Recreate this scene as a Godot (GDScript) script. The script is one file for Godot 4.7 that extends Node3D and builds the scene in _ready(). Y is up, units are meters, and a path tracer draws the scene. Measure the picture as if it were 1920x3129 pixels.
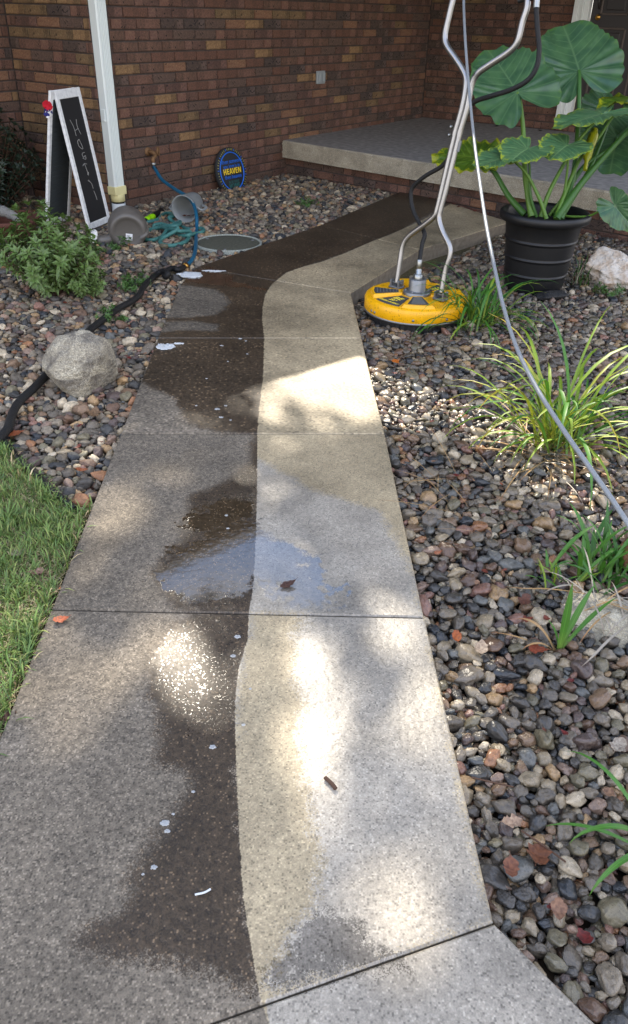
extends Node3D
# A concrete garden path being washed, beds of river pebbles, a brick house with a porch.

const IMG_W := 1920.0
const IMG_H := 3129.0
const FOCAL := 2400.0
const EYE := Vector3(0, 1.40, 0)
const GRAVEL_Y := -0.042
var cam_right: Vector3
var cam_up: Vector3
var cam_fwd: Vector3
var rng := RandomNumberGenerator.new()
var taken := {}
var M := {}
var WALL_AZ := deg_to_rad(34.5)
var wall_dir: Vector3      # along the long wall, away to the right
var wall_out: Vector3      # out of the long wall
var sign_foot: Vector3
var sun_to: Vector3
var bricks := []

# ---------- pixels to places ----------
func ray(x: float, y: float) -> Vector3:
	return (x - IMG_W / 2) / FOCAL * cam_right - (y - IMG_H / 2) / FOCAL * cam_up + cam_fwd

func gp(x: float, y: float, h := 0.0) -> Vector3:
	var d := ray(x, y)
	return EYE + d * ((h - EYE.y) / d.y)

func dp(x: float, y: float, depth: float) -> Vector3:
	return EYE + ray(x, y) * depth

func pl(x: float, y: float, p: Vector3, n: Vector3) -> Vector3:
	var d := ray(x, y)
	return EYE + d * ((p - EYE).dot(n) / d.dot(n))

func on_wall(x: float, y: float, out := 0.0) -> Vector3:
	return pl(x, y, sign_foot + wall_out * out, wall_out)

func to_px(p: Vector3) -> Vector3:
	var d := p - EYE
	var z := d.dot(cam_fwd)
	return Vector3(IMG_W / 2 + FOCAL * d.dot(cam_right) / z, IMG_H / 2 - FOCAL * d.dot(cam_up) / z, z)

func in_view(p: Vector3, margin := 0.0) -> bool:
	var q := to_px(p)
	return q.z > 0.1 and q.x > -margin and q.x < IMG_W + margin and q.y > -margin and q.y < IMG_H + margin

func flat2(p: Vector3) -> Vector2:
	return Vector2(p.x, p.z)

func gpoly(px: Array, h := 0.0) -> PackedVector2Array:
	var out := PackedVector2Array()
	for q in px:
		out.append(flat2(gp(q[0], q[1], h)))
	return out

# ---------- nodes ----------
func numbered(called: String) -> String:
	if not taken.has(called):
		taken[called] = 0
		return called
	taken[called] += 1
	return "%s_%03d" % [called, taken[called]]

func tag(o: Node, label := "", category := "", group := "", kind := "") -> Node:
	if label: o.set_meta("label", label)
	if category: o.set_meta("category", category)
	if group: o.set_meta("group", group)
	if kind: o.set_meta("kind", kind)
	return o

func thing(called: String, label: String, category: String, at := Vector3.ZERO, group := "") -> Node3D:
	var o := Node3D.new()
	o.name = numbered(called)
	add_child(o)
	o.position = at
	tag(o, label, category, group)
	return o

func setting(called: String) -> Node3D:
	var o := Node3D.new()
	o.name = numbered(called)
	add_child(o)
	o.set_meta("kind", "structure")
	return o

func part(called: String, mesh: Mesh, mat: Material, parent: Node, xf := Transform3D.IDENTITY) -> MeshInstance3D:
	var o := MeshInstance3D.new()
	o.name = called if parent != self else numbered(called)
	o.mesh = mesh
	o.material_override = mat
	o.transform = xf
	parent.add_child(o, true)
	return o

# ---------- mesh building ----------
func mb(smooth := true) -> SurfaceTool:
	var st := SurfaceTool.new()
	st.begin(Mesh.PRIMITIVE_TRIANGLES)
	st.set_smooth_group(0 if smooth else -1)
	return st

func done(st: SurfaceTool, tangents := false) -> ArrayMesh:
	st.generate_normals()
	if tangents: st.generate_tangents()
	return st.commit()

func tv(st: SurfaceTool, p: Vector3, uv := Vector2.ZERO) -> void:
	st.set_uv(uv)
	st.add_vertex(p)

func tri(st: SurfaceTool, a: Vector3, b: Vector3, c: Vector3, ua := Vector2.ZERO, ub := Vector2.ZERO, uc := Vector2.ZERO) -> void:
	tv(st, a, ua); tv(st, b, ub); tv(st, c, uc)

func quad(st: SurfaceTool, a: Vector3, b: Vector3, c: Vector3, d: Vector3, u0 := Vector2(0, 0), u1 := Vector2(1, 0), u2 := Vector2(1, 1), u3 := Vector2(0, 1)) -> void:
	tri(st, a, b, c, u0, u1, u2)
	tri(st, a, c, d, u0, u2, u3)

func add_box(st: SurfaceTool, xf: Transform3D, s: Vector3, ch := 0.0) -> void:
	# chamfered box: every face shrunk by ch, with strips between
	var h := s / 2.0
	var e := h - Vector3(ch, ch, ch)
	var ax := [Vector3.RIGHT, Vector3.UP, Vector3.BACK]
	st.set_smooth_group(-1)
	for i in 3:
		for sg in [-1.0, 1.0]:
			var n: Vector3 = ax[i] * sg
			var u: Vector3 = ax[(i + 1) % 3]
			var v: Vector3 = ax[(i + 2) % 3] * sg
			var c := n * h[i]
			var eu := u * e[(i + 1) % 3]
			var ev := v * e[(i + 2) % 3]
			quad(st, xf * (c - eu + ev), xf * (c + eu + ev), xf * (c + eu - ev), xf * (c - eu - ev))
	if ch <= 0.0: return
	for i in 3:      # edges along axis i
		var j := (i + 1) % 3
		var k := (i + 2) % 3
		for sj in [-1.0, 1.0]:
			for sk in [-1.0, 1.0]:
				var a: Vector3 = ax[j] * sj * h[j] + ax[k] * sk * e[k]
				var b: Vector3 = ax[j] * sj * e[j] + ax[k] * sk * h[k]
				var w: Vector3 = ax[i] * e[i]
				if sj * sk > 0: quad(st, xf * (a + w), xf * (b + w), xf * (b - w), xf * (a - w))
				else: quad(st, xf * (b + w), xf * (a + w), xf * (a - w), xf * (b - w))
	for sx in [-1.0, 1.0]:
		for sy in [-1.0, 1.0]:
			for sz in [-1.0, 1.0]:
				var a := Vector3(h.x * sx, e.y * sy, e.z * sz)
				var b := Vector3(e.x * sx, h.y * sy, e.z * sz)
				var c := Vector3(e.x * sx, e.y * sy, h.z * sz)
				if sx * sy * sz > 0: tri(st, xf * a, xf * c, xf * b)
				else: tri(st, xf * a, xf * b, xf * c)

func box_mesh(s: Vector3, ch := 0.0) -> ArrayMesh:
	var st := mb(false)
	add_box(st, Transform3D.IDENTITY, s, ch)
	return done(st)

func spline(pts: Array, per := 8) -> PackedVector3Array:
	var out := PackedVector3Array()
	for i in pts.size() - 1:
		var p0: Vector3 = pts[maxi(i - 1, 0)]
		var p1: Vector3 = pts[i]
		var p2: Vector3 = pts[i + 1]
		var p3: Vector3 = pts[mini(i + 2, pts.size() - 1)]
		for k in per:
			out.append(p1.cubic_interpolate(p2, p0, p3, float(k) / per))
	out.append(pts[-1])
	return out

func add_tube(st: SurfaceTool, pts: PackedVector3Array, radius, sides := 10, caps := true, ridge := 0.0, ridge_len := 0.01, squash := 1.0) -> void:
	st.set_smooth_group(0)
	var n := pts.size()
	var t0 := (pts[1] - pts[0]).normalized()
	var side := t0.cross(Vector3.UP)
	if side.length() < 0.05: side = t0.cross(Vector3.RIGHT)
	side = side.normalized()
	var rings := []
	var along := 0.0
	for i in n:
		var t := (pts[mini(i + 1, n - 1)] - pts[maxi(i - 1, 0)]).normalized()
		side = (side - t * side.dot(t)).normalized()
		var up := side.cross(t)
		if i > 0: along += pts[i].distance_to(pts[i - 1])
		var r: float = radius if radius is float else radius[i]
		if ridge > 0.0: r *= 1.0 + ridge * sin(along / ridge_len * TAU)
		var ring := PackedVector3Array()
		for k in sides:
			var a := TAU * k / sides
			ring.append(pts[i] + (side * cos(a) * squash + up * sin(a)) * r)
		rings.append([ring, along])
	for i in n - 1:
		for k in sides:
			var k2 := (k + 1) % sides
			var u0 := float(k) / sides
			var u1 := float(k + 1) / sides
			quad(st, rings[i][0][k], rings[i][0][k2], rings[i + 1][0][k2], rings[i + 1][0][k], Vector2(u0, rings[i][1]), Vector2(u1, rings[i][1]), Vector2(u1, rings[i + 1][1]), Vector2(u0, rings[i + 1][1]))
	if caps:
		st.set_smooth_group(-1)
		for k in sides:
			var k2 := (k + 1) % sides
			tri(st, pts[0], rings[0][0][k2], rings[0][0][k])
			tri(st, pts[n - 1], rings[n - 1][0][k], rings[n - 1][0][k2])

func tube_mesh(pts: PackedVector3Array, radius, sides := 10, ridge := 0.0, ridge_len := 0.01) -> ArrayMesh:
	var st := mb()
	add_tube(st, pts, radius, sides, true, ridge, ridge_len)
	return done(st)

func add_lathe(st: SurfaceTool, prof: Array, sides := 24, xf := Transform3D.IDENTITY, smooth := true) -> void:
	# profile of Vector2(radius, height), bottom to top
	st.set_smooth_group(0 if smooth else -1)
	for i in prof.size() - 1:
		var p: Vector2 = prof[i]
		var q: Vector2 = prof[i + 1]
		for k in sides:
			var a := TAU * k / sides
			var b := TAU * (k + 1) / sides
			if k == sides - 1: b = 0.0
			var v0 := xf * Vector3(p.x * cos(a), p.y, p.x * sin(a))
			var v1 := xf * Vector3(p.x * cos(b), p.y, p.x * sin(b))
			var v2 := xf * Vector3(q.x * cos(b), q.y, q.x * sin(b))
			var v3 := xf * Vector3(q.x * cos(a), q.y, q.x * sin(a))
			var ua := float(k) / sides
			var ub := float(k + 1) / sides
			if p.x > 1e-5: tri(st, v0, v2, v1, Vector2(ua, p.y), Vector2(ub, q.y), Vector2(ub, p.y))
			if q.x > 1e-5: tri(st, v0, v3, v2, Vector2(ua, p.y), Vector2(ua, q.y), Vector2(ub, q.y))

func lathe_mesh(prof: Array, sides := 24, xf := Transform3D.IDENTITY) -> ArrayMesh:
	var st := mb()
	add_lathe(st, prof, sides, xf)
	return done(st)

func basis_from(y_axis: Vector3, hint := Vector3.BACK) -> Basis:
	var y := y_axis.normalized()
	var x := y.cross(hint)
	if x.length() < 0.01: x = y.cross(Vector3.RIGHT)
	x = x.normalized()
	return Basis(x, y, x.cross(y))

func frame_of(x_axis: Vector3, y_hint: Vector3) -> Basis:
	# x along x_axis, y near y_hint, z out
	var x := x_axis.normalized()
	var z := x.cross(y_hint).normalized()
	return Basis(x, z.cross(x), z)

func prism(poly: PackedVector2Array, y0: float, y1: float, ch := 0.0, uv_scale := 1.0) -> ArrayMesh:
	# upright prism over a polygon in x and z, its upper edge chamfered; uv is the place in metres
	var st := mb(false)
	var p := poly.duplicate()
	if not Geometry2D.is_polygon_clockwise(p): p.reverse()
	var top := p
	if ch > 0.0:
		var ins := Geometry2D.offset_polygon(p, -ch, Geometry2D.JOIN_MITER)
		if ins.size() == 1 and ins[0].size() == p.size():
			top = PackedVector2Array()
			for v in p:      # match corners by nearness
				var best: Vector2 = ins[0][0]
				for w in ins[0]:
					if w.distance_to(v) < best.distance_to(v): best = w
				top.append(best)
		else: ch = 0.0
	var idx := Geometry2D.triangulate_polygon(top)
	for i in range(0, idx.size(), 3):
		var a := top[idx[i]]
		var b := top[idx[i + 1]]
		var c := top[idx[i + 2]]
		if (b - a).cross(c - a) < 0:
			var s := b
			b = c
			c = s
		tri(st, Vector3(a.x, y1, a.y), Vector3(b.x, y1, b.y), Vector3(c.x, y1, c.y), a * uv_scale, b * uv_scale, c * uv_scale)
	var n := p.size()
	for i in n:
		var j := (i + 1) % n
		var ti := Vector3(top[i].x, y1, top[i].y)
		var tj := Vector3(top[j].x, y1, top[j].y)
		var mi := Vector3(p[i].x, y1 - ch, p[i].y)
		var mj := Vector3(p[j].x, y1 - ch, p[j].y)
		if ch > 0.0: quad(st, ti, tj, mj, mi, top[i] * uv_scale, top[j] * uv_scale, p[j] * uv_scale, p[i] * uv_scale)
		quad(st, mi, mj, Vector3(p[j].x, y0, p[j].y), Vector3(p[i].x, y0, p[i].y), p[i] * uv_scale, p[j] * uv_scale, p[j] * uv_scale, p[i] * uv_scale)
	return done(st)

func ico(sub: int) -> Array:
	var t := (1.0 + sqrt(5.0)) / 2.0
	var v := [Vector3(-1, t, 0), Vector3(1, t, 0), Vector3(-1, -t, 0), Vector3(1, -t, 0), Vector3(0, -1, t), Vector3(0, 1, t), Vector3(0, -1, -t), Vector3(0, 1, -t), Vector3(t, 0, -1), Vector3(t, 0, 1), Vector3(-t, 0, -1), Vector3(-t, 0, 1)]
	for i in v.size(): v[i] = v[i].normalized()
	var f := [[0, 11, 5], [0, 5, 1], [0, 1, 7], [0, 7, 10], [0, 10, 11], [1, 5, 9], [5, 11, 4], [11, 10, 2], [10, 7, 6], [7, 1, 8], [3, 9, 4], [3, 4, 2], [3, 2, 6], [3, 6, 8], [3, 8, 9], [4, 9, 5], [2, 4, 11], [6, 2, 10], [8, 6, 7], [9, 8, 1]]
	for s in sub:
		var mid := {}
		var nf := []
		for q in f:
			var m := []
			for e in [[q[0], q[1]], [q[1], q[2]], [q[2], q[0]]]:
				var key := mini(e[0], e[1]) * 100000 + maxi(e[0], e[1])
				if not mid.has(key):
					mid[key] = v.size()
					v.append(((v[e[0]] + v[e[1]]) / 2.0).normalized())
				m.append(mid[key])
			nf.append([q[0], m[0], m[2]]); nf.append([q[1], m[1], m[0]]); nf.append([q[2], m[2], m[1]]); nf.append(m)
		f = nf
	return [v, f]

func rock_mesh(sd: int, sub: int, size: Vector3, bump := 0.25, freq := 0.8, cuts := 6, fine := 0.0, flat_bottom := -2.0) -> ArrayMesh:
	# a ball cut by random planes and softened with noise: a worn stone
	var g := ico(sub)
	var nz := FastNoiseLite.new()
	nz.seed = sd
	nz.frequency = freq
	nz.fractal_octaves = 2
	var nf := FastNoiseLite.new()
	nf.seed = sd + 7
	nf.frequency = freq * 6.0
	nf.fractal_octaves = 3
	var r := RandomNumberGenerator.new()
	r.seed = sd
	var planes := []
	for i in cuts:
		planes.append([Vector3(r.randfn(), r.randfn(), r.randfn()).normalized(), r.randf_range(0.55, 0.9)])
	var vs := []
	for p: Vector3 in g[0]:
		var k := 1.0 + bump * nz.get_noise_3dv(p)
		for q in planes:
			var d: float = p.dot(q[0])
			if d * k > q[1]: k = lerpf(k, q[1] / d, 0.8)
		k += fine * nf.get_noise_3dv(p)
		var w := p * k
		if w.y < flat_bottom: w.y = flat_bottom
		vs.append(w * size)
	var st := mb()
	for q in g[1]:
		tri(st, vs[q[0]], vs[q[2]], vs[q[1]])
	return done(st)
# ---------- materials ----------
func lin(r: float, g: float, b: float) -> Color:
	return Color(r, g, b).linear_to_srgb()

func std(c: Color, rough := 0.8, metal := 0.0) -> StandardMaterial3D:
	var m := StandardMaterial3D.new()
	m.albedo_color = c
	m.roughness = rough
	m.metallic = metal
	return m

func noise_tex(sd: int, freq: float, lo: Color, hi: Color, size := 256, oct := 3, type := FastNoiseLite.TYPE_SIMPLEX_SMOOTH, mid = null) -> NoiseTexture2D:
	var n := FastNoiseLite.new()
	n.seed = sd
	n.frequency = freq
	n.noise_type = type
	n.fractal_octaves = oct
	var g := Gradient.new()
	if mid == null:
		g.offsets = PackedFloat32Array([0.0, 1.0])
		g.colors = PackedColorArray([lo, hi])
	else:
		g.offsets = PackedFloat32Array([0.0, 0.5, 1.0])
		g.colors = PackedColorArray([lo, mid, hi])
	var t := NoiseTexture2D.new()
	t.width = size
	t.height = size
	t.seamless = true
	t.noise = n
	t.color_ramp = g
	return t

func bump_tex(sd: int, freq: float, size := 256, oct := 3) -> NoiseTexture2D:
	return noise_tex(sd, freq, Color.BLACK, Color.WHITE, size, oct)

func tri_mat(m: StandardMaterial3D, scale: float, world := false) -> StandardMaterial3D:
	m.uv1_triplanar = true
	m.uv1_world_triplanar = world
	m.uv1_scale = Vector3.ONE * scale
	return m

func relief(m: StandardMaterial3D, t: Texture2D, cm: float) -> StandardMaterial3D:
	m.heightmap_enabled = true
	m.heightmap_texture = t
	m.heightmap_scale = cm
	return m

func grain_image(sd: int, size: int, base: Color, spread: float, dark: float, light: float) -> ImageTexture:
	# salt-and-pepper mineral grain with soft patches
	var n := FastNoiseLite.new()
	n.seed = sd
	n.frequency = 3.0 / size
	var r := RandomNumberGenerator.new()
	r.seed = sd
	var im := Image.create(size, size, false, Image.FORMAT_RGB8)
	for y in size:
		for x in size:
			var k := 1.0 + spread * n.get_noise_2d(x, y) + r.randf_range(-0.12, 0.12)
			var q := r.randf()
			if q < dark: k *= 0.45
			elif q > 1.0 - light: k *= 1.7
			im.set_pixel(x, y, Color(minf(base.r * k, 1), minf(base.g * k, 1), minf(base.b * k, 1)))
	return ImageTexture.create_from_image(im)

func brick_image(sd: int, base: Color, streak: float, gouges: int, hue2: Color) -> ImageTexture:
	# one wire-cut brick face: vertical drag bands, iron patches, dark gouges, pale dust
	var w := 160
	var h := 52
	var r := RandomNumberGenerator.new()
	r.seed = sd
	var n := FastNoiseLite.new()
	n.seed = sd
	n.frequency = 0.03
	n.fractal_octaves = 4
	var n2 := FastNoiseLite.new()
	n2.seed = sd + 3
	n2.frequency = 0.12
	var im := Image.create(w, h, false, Image.FORMAT_RGB8)
	var edges := [0.0, r.randf_range(0.25, 0.4) * w, r.randf_range(0.55, 0.75) * w, float(w)]
	var tone := [r.randf_range(-0.16, 0.16), r.randf_range(-0.16, 0.16), r.randf_range(-0.16, 0.16)]
	for y in h:
		for x in w:
			var band := 0 if x < edges[1] else (1 if x < edges[2] else 2)
			var k: float = 1.0 + tone[band] + 0.22 * n2.get_noise_2d(x * 1.6, y * 0.3 + 50) * streak + r.randf_range(-0.07, 0.07)
			var c := base.lerp(hue2, clampf(n.get_noise_2d(x, y * 1.4) * 1.3 + 0.25, 0, 1))
			k += 0.18 * n.get_noise_2d(x * 3 + 200, y * 3)
			im.set_pixel(x, y, Color(clampf(c.r * k, 0, 1), clampf(c.g * k, 0, 1), clampf(c.b * k, 0, 1)))
	for gi in gouges:
		var cx := r.randf_range(8, w - 8)
		var cy := r.randf_range(6, h - 6)
		var an := r.randf_range(0.5, 2.6)
		var ln := r.randf_range(5, 17)
		for s in int(ln * 2):
			var t := (s / (ln * 2.0) - 0.5) * ln
			var wd := 1.6 * (1.0 - absf(t) / ln * 1.6) + 0.6
			for o in range(-2, 3):
				var px := int(cx + cos(an) * t - sin(an) * o * wd * 0.5)
				var py := int(cy + sin(an) * t + cos(an) * o * wd * 0.5)
				if px >= 0 and px < w and py >= 0 and py < h:
					im.set_pixel(px, py, im.get_pixel(px, py).lerp(Color(0.07, 0.055, 0.055), 0.8))
	return ImageTexture.create_from_image(im)

func make_materials() -> void:
	M.mortar = relief(tri_mat(std(Color(0.33, 0.295, 0.28), 0.95), 3.0, true), bump_tex(5, 0.08), 0.25)
	M.mortar.albedo_texture = noise_tex(6, 0.03, Color(0.75, 0.73, 0.72), Color(1, 1, 1), 256, 4)
	M.brick = []
	var cs := [
		[Color(0.47, 0.325, 0.262), Color(0.41, 0.285, 0.235), 0.8, 1],   # red brown
		[Color(0.475, 0.315, 0.247), Color(0.44, 0.30, 0.24), 0.6, 0],
		[Color(0.44, 0.305, 0.255), Color(0.38, 0.275, 0.235), 1.0, 2],
		[Color(0.52, 0.39, 0.265), Color(0.46, 0.33, 0.23), 1.0, 0],   # ochre
		[Color(0.48, 0.36, 0.25), Color(0.51, 0.40, 0.28), 1.0, 1],
		[Color(0.42, 0.315, 0.262), Color(0.37, 0.28, 0.24), 0.8, 4],   # umber with gouges
		[Color(0.39, 0.30, 0.255), Color(0.345, 0.265, 0.235), 0.9, 7],
		[Color(0.37, 0.29, 0.252), Color(0.31, 0.25, 0.23), 0.9, 10],
		[Color(0.49, 0.345, 0.255), Color(0.45, 0.30, 0.225), 1.2, 1],
		[Color(0.44, 0.30, 0.245), Color(0.49, 0.345, 0.275), 0.9, 3],
		[Color(0.41, 0.285, 0.24), Color(0.45, 0.325, 0.265), 0.8, 5],
		[Color(0.455, 0.32, 0.255), Color(0.42, 0.30, 0.24), 1.2, 2]]
	var bt := bump_tex(11, 0.06, 256, 4)
	for i in cs.size():
		var m := std(Color.WHITE, 0.92)
		var shade := Color(0.94, 1.0, 1.03)
		m.albedo_texture = brick_image(40 + i, cs[i][0] * shade, cs[i][2], cs[i][3], cs[i][1] * shade)
		relief(m, bt, 0.3)
		M.brick.append(m)
	M.porch = tri_mat(std(Color(0.60, 0.59, 0.57), 0.75), 1.1, true)
	M.porch.albedo_texture = noise_tex(21, 0.02, Color(0.72, 0.72, 0.73), Color(1, 1, 1), 512, 5)
	relief(M.porch, bump_tex(22, 0.2, 256, 2), 0.04)
	M.porch_edge = tri_mat(std(Color.WHITE, 0.95), 1.4, true)
	M.porch_edge.albedo_texture = grain_image(33, 384, Color(0.60, 0.57, 0.50), 0.3, 0.05, 0.05)
	relief(M.porch_edge, bump_tex(23, 0.12, 256, 3), 0.5)
	M.slab_edge = tri_mat(std(Color.WHITE, 0.9), 3.0, true)
	M.slab_edge.albedo_texture = noise_tex(20, 0.03, Color(0.40, 0.37, 0.32), Color(0.56, 0.52, 0.46), 256, 5)
	M.soil = tri_mat(std(Color.WHITE, 1.0), 2.0, true)
	M.soil.albedo_texture = noise_tex(24, 0.05, Color(0.16, 0.135, 0.11), Color(0.33, 0.28, 0.23), 256, 5)
	M.lawn_soil = tri_mat(std(Color.WHITE, 1.0), 3.0, true)
	M.lawn_soil.albedo_texture = noise_tex(25, 0.06, Color(0.18, 0.17, 0.09), Color(0.42, 0.37, 0.24), 256, 5)
	M.white_paint = std(Color(0.86, 0.88, 0.87), 0.45)
	M.white_metal = std(Color(0.85, 0.88, 0.87), 0.4)
	M.cream = std(Color(0.86, 0.83, 0.62), 0.55)
	M.pvc = std(Color(0.80, 0.83, 0.84), 0.4)
	M.dark_gap = std(Color(0.05, 0.05, 0.05), 0.9)
	M.door = std(Color(0.145, 0.125, 0.12), 0.45)
	M.door_mould = std(Color(0.30, 0.26, 0.235), 0.5)
	M.brass = std(Color(0.72, 0.55, 0.28), 0.3, 1.0)
	M.rusty_brass = relief(tri_mat(std(Color(0.50, 0.38, 0.26), 0.6, 0.4), 20.0), bump_tex(26, 0.1), 0.1)
	M.zinc = std(Color(0.62, 0.63, 0.62), 0.38, 1.0)
	M.steel = tri_mat(std(Color(0.60, 0.60, 0.60), 0.40, 1.0), 6.0)
	M.steel.roughness_texture = noise_tex(27, 0.03, Color(0.8, 0.8, 0.8), Color(1.15, 1.15, 1.15), 256, 4)
	M.alu = std(Color(0.52, 0.53, 0.54), 0.5, 0.9)
	M.grey_metal = std(Color(0.45, 0.46, 0.47), 0.5, 0.6)
	M.outlet = std(Color(0.62, 0.65, 0.66), 0.5, 0.3)
	M.chalk_board = std(Color(0.085, 0.085, 0.095), 0.75)
	M.letter_board = std(Color(0.21, 0.235, 0.245), 0.9)
	M.easel = tri_mat(std(Color.WHITE, 0.7), 5.0)
	M.easel.albedo_texture = noise_tex(28, 0.02, Color(0.74, 0.75, 0.76), Color(0.90, 0.90, 0.90), 256, 5, FastNoiseLite.TYPE_SIMPLEX_SMOOTH, Color(0.86, 0.87, 0.87))
	M.chalk = std(Color(0.58, 0.58, 0.57), 1.0)
	M.red_cloth = std(Color(0.72, 0.07, 0.16), 0.9)
	M.blue_cloth = std(Color(0.13, 0.14, 0.40), 0.9)
	M.white_cloth = std(Color(0.85, 0.85, 0.85), 0.9)
	M.can = std(Color(0.37, 0.355, 0.335), 0.42)
	M.can_white = std(Color(0.85, 0.85, 0.84), 0.5)
	M.sticker = std(Color(0.88, 0.89, 0.90), 0.5)
	M.print_grey = std(Color(0.35, 0.36, 0.38), 0.7)
	M.teal = std(Color(0.24, 0.45, 0.43), 0.55)
	M.blue_hose = std(Color(0.06, 0.34, 0.46), 0.4)
	M.black_hose = tri_mat(std(Color(0.05, 0.052, 0.056), 0.6), 30.0)
	relief(M.black_hose, bump_tex(29, 0.15), 0.15)
	M.black_rubber = std(Color(0.055, 0.055, 0.06), 0.55)
	M.grey_hose = tri_mat(std(Color.WHITE, 0.42), 14.0)
	M.grey_hose.albedo_texture = noise_tex(30, 0.05, Color(0.42, 0.44, 0.46), Color(0.58, 0.60, 0.61), 256, 4)
	M.lime = std(Color(0.58, 0.84, 0.06), 0.4)
	M.pail = std(Color(0.56, 0.58, 0.58), 0.45)
	M.pail.backlight_enabled = true
	M.pail.backlight = Color(0.8, 0.8, 0.8)
	M.lid = tri_mat(std(Color.WHITE, 0.85), 5.0)
	M.lid.albedo_texture = noise_tex(31, 0.03, Color(0.25, 0.255, 0.21), Color(0.36, 0.36, 0.31), 256, 5)
	M.lid_rim = tri_mat(std(Color.WHITE, 0.7), 9.0)
	M.lid_rim.albedo_texture = noise_tex(32, 0.04, Color(0.34, 0.35, 0.32), Color(0.72, 0.74, 0.70), 256, 4, FastNoiseLite.TYPE_SIMPLEX_SMOOTH, Color(0.55, 0.57, 0.53))
	M.plaque = relief(tri_mat(std(Color(0.135, 0.145, 0.155), 0.75), 14.0), bump_tex(33, 0.1), 0.15)
	M.paint_blue = std(Color(0.08, 0.42, 0.86), 0.55)
	M.paint_yellow = std(Color(0.93, 0.80, 0.16), 0.55)
	M.paint_green = std(Color(0.13, 0.38, 0.36), 0.6)
	M.paint_gold = std(Color(0.62, 0.60, 0.30), 0.6)
	M.yellow_shell = std(Color.WHITE, 0.36)
	M.yellow_shell.uv1_triplanar = true
	M.yellow_shell.uv1_scale = Vector3.ONE * 3.2
	M.yellow_shell.albedo_texture = splatter_image()
	M.decal = tri_mat(std(Color.WHITE, 0.7), 16.0)
	M.decal.albedo_texture = noise_tex(34, 0.08, Color(0.13, 0.135, 0.14), Color(0.33, 0.34, 0.35), 256, 4)
	M.decal_print = std(Color(0.90, 0.82, 0.22), 0.6)
	M.decal_line = std(Color(0.50, 0.51, 0.50), 0.7)
	M.brush = std(Color(0.03, 0.03, 0.035), 0.75)
	M.pot = relief(tri_mat(std(Color(0.055, 0.06, 0.072), 0.5), 12.0), bump_tex(35, 0.1), 0.04)
	M.pot_soil = std(Color(0.10, 0.085, 0.07), 1.0)
	M.terracotta = std(Color(0.33, 0.19, 0.15), 0.85)
	M.petiole = std(Color(0.33, 0.47, 0.17), 0.5)
	M.petiole_dark = std(Color(0.22, 0.38, 0.14), 0.5)
	M.bark = relief(tri_mat(std(Color(0.30, 0.25, 0.20), 0.95), 2.0), bump_tex(36, 0.06), 1.5)
	M.twig = std(Color(0.28, 0.20, 0.15), 0.9)
	M.shingle = std(Color(0.30, 0.28, 0.26), 0.95)
	M.soffit = std(Color(0.78, 0.77, 0.74), 0.7)
	M.edging = std(Color(0.045, 0.05, 0.055), 0.42)
	M.foam = std(Color(0.80, 0.82, 0.83, 0.85), 0.55)
	M.foam.transparency = BaseMaterial3D.TRANSPARENCY_ALPHA
	M.fleck = std(Color(0.78, 0.80, 0.81, 0.5), 0.5)
	M.fleck.transparency = BaseMaterial3D.TRANSPARENCY_ALPHA
	M.granite = tri_mat(std(Color.WHITE, 0.9), 1.3)
	M.granite.albedo_texture = granite_image(51, Color(0.60, 0.575, 0.51), Color(0.36, 0.34, 0.31))
	relief(M.granite, bump_tex(37, 0.12, 256, 4), 0.5)
	M.quartz = tri_mat(std(Color.WHITE, 0.6), 3.0)
	M.quartz.albedo_texture = noise_tex(38, 0.02, Color(0.55, 0.44, 0.33), Color(0.80, 0.79, 0.77), 256, 5, FastNoiseLite.TYPE_SIMPLEX_SMOOTH, Color(0.72, 0.69, 0.65))
	relief(M.quartz, bump_tex(39, 0.06, 256, 4), 0.6)
	M.brown_rock = relief(tri_mat(std(Color(0.50, 0.36, 0.25), 0.85), 5.0), bump_tex(41, 0.1, 256, 4), 0.4)
	M.brown_rock.albedo_texture = noise_tex(42, 0.05, Color(0.65, 0.62, 0.6), Color(1, 1, 1), 256, 4)
	M.flagstone = relief(tri_mat(std(Color.WHITE, 0.85), 4.0), bump_tex(43, 0.05, 256, 5), 0.6)
	M.flagstone.albedo_texture = grain_image(44, 256, Color(0.55, 0.53, 0.47), 0.4, 0.06, 0.03)
	M.driftwood = relief(tri_mat(std(Color(0.47, 0.47, 0.46), 0.9), 6.0), bump_tex(45, 0.05, 256, 5), 0.6)

func splatter_image() -> ImageTexture:
	# yellow enamel with dark mud specks
	var s := 512
	var im := Image.create(s, s, false, Image.FORMAT_RGB8)
	var n := FastNoiseLite.new()
	n.seed = 61
	n.frequency = 0.012
	for y in s:
		for x in s:
			var k := 1.0 + 0.07 * n.get_noise_2d(x, y)
			im.set_pixel(x, y, Color(minf(0.90 * k, 1), 0.665 * k, 0.03 * k))
	var r := RandomNumberGenerator.new()
	r.seed = 62
	for i in 520:
		var cx := r.randi_range(0, s - 1)
		var cy := r.randi_range(0, s - 1)
		var rad := r.randf_range(0.6, 2.4) if r.randf() < 0.93 else r.randf_range(2.5, 4.5)
		var el := r.randf_range(1.0, 2.2)
		for y in range(int(-rad * el) - 1, int(rad * el) + 2):
			for x in range(int(-rad) - 1, int(rad) + 2):
				if Vector2(x, y / el).length() <= rad:
					im.set_pixel(posmod(cx + x, s), posmod(cy + y, s), Color(0.17, 0.11, 0.04))
	return ImageTexture.create_from_image(im)

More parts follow.
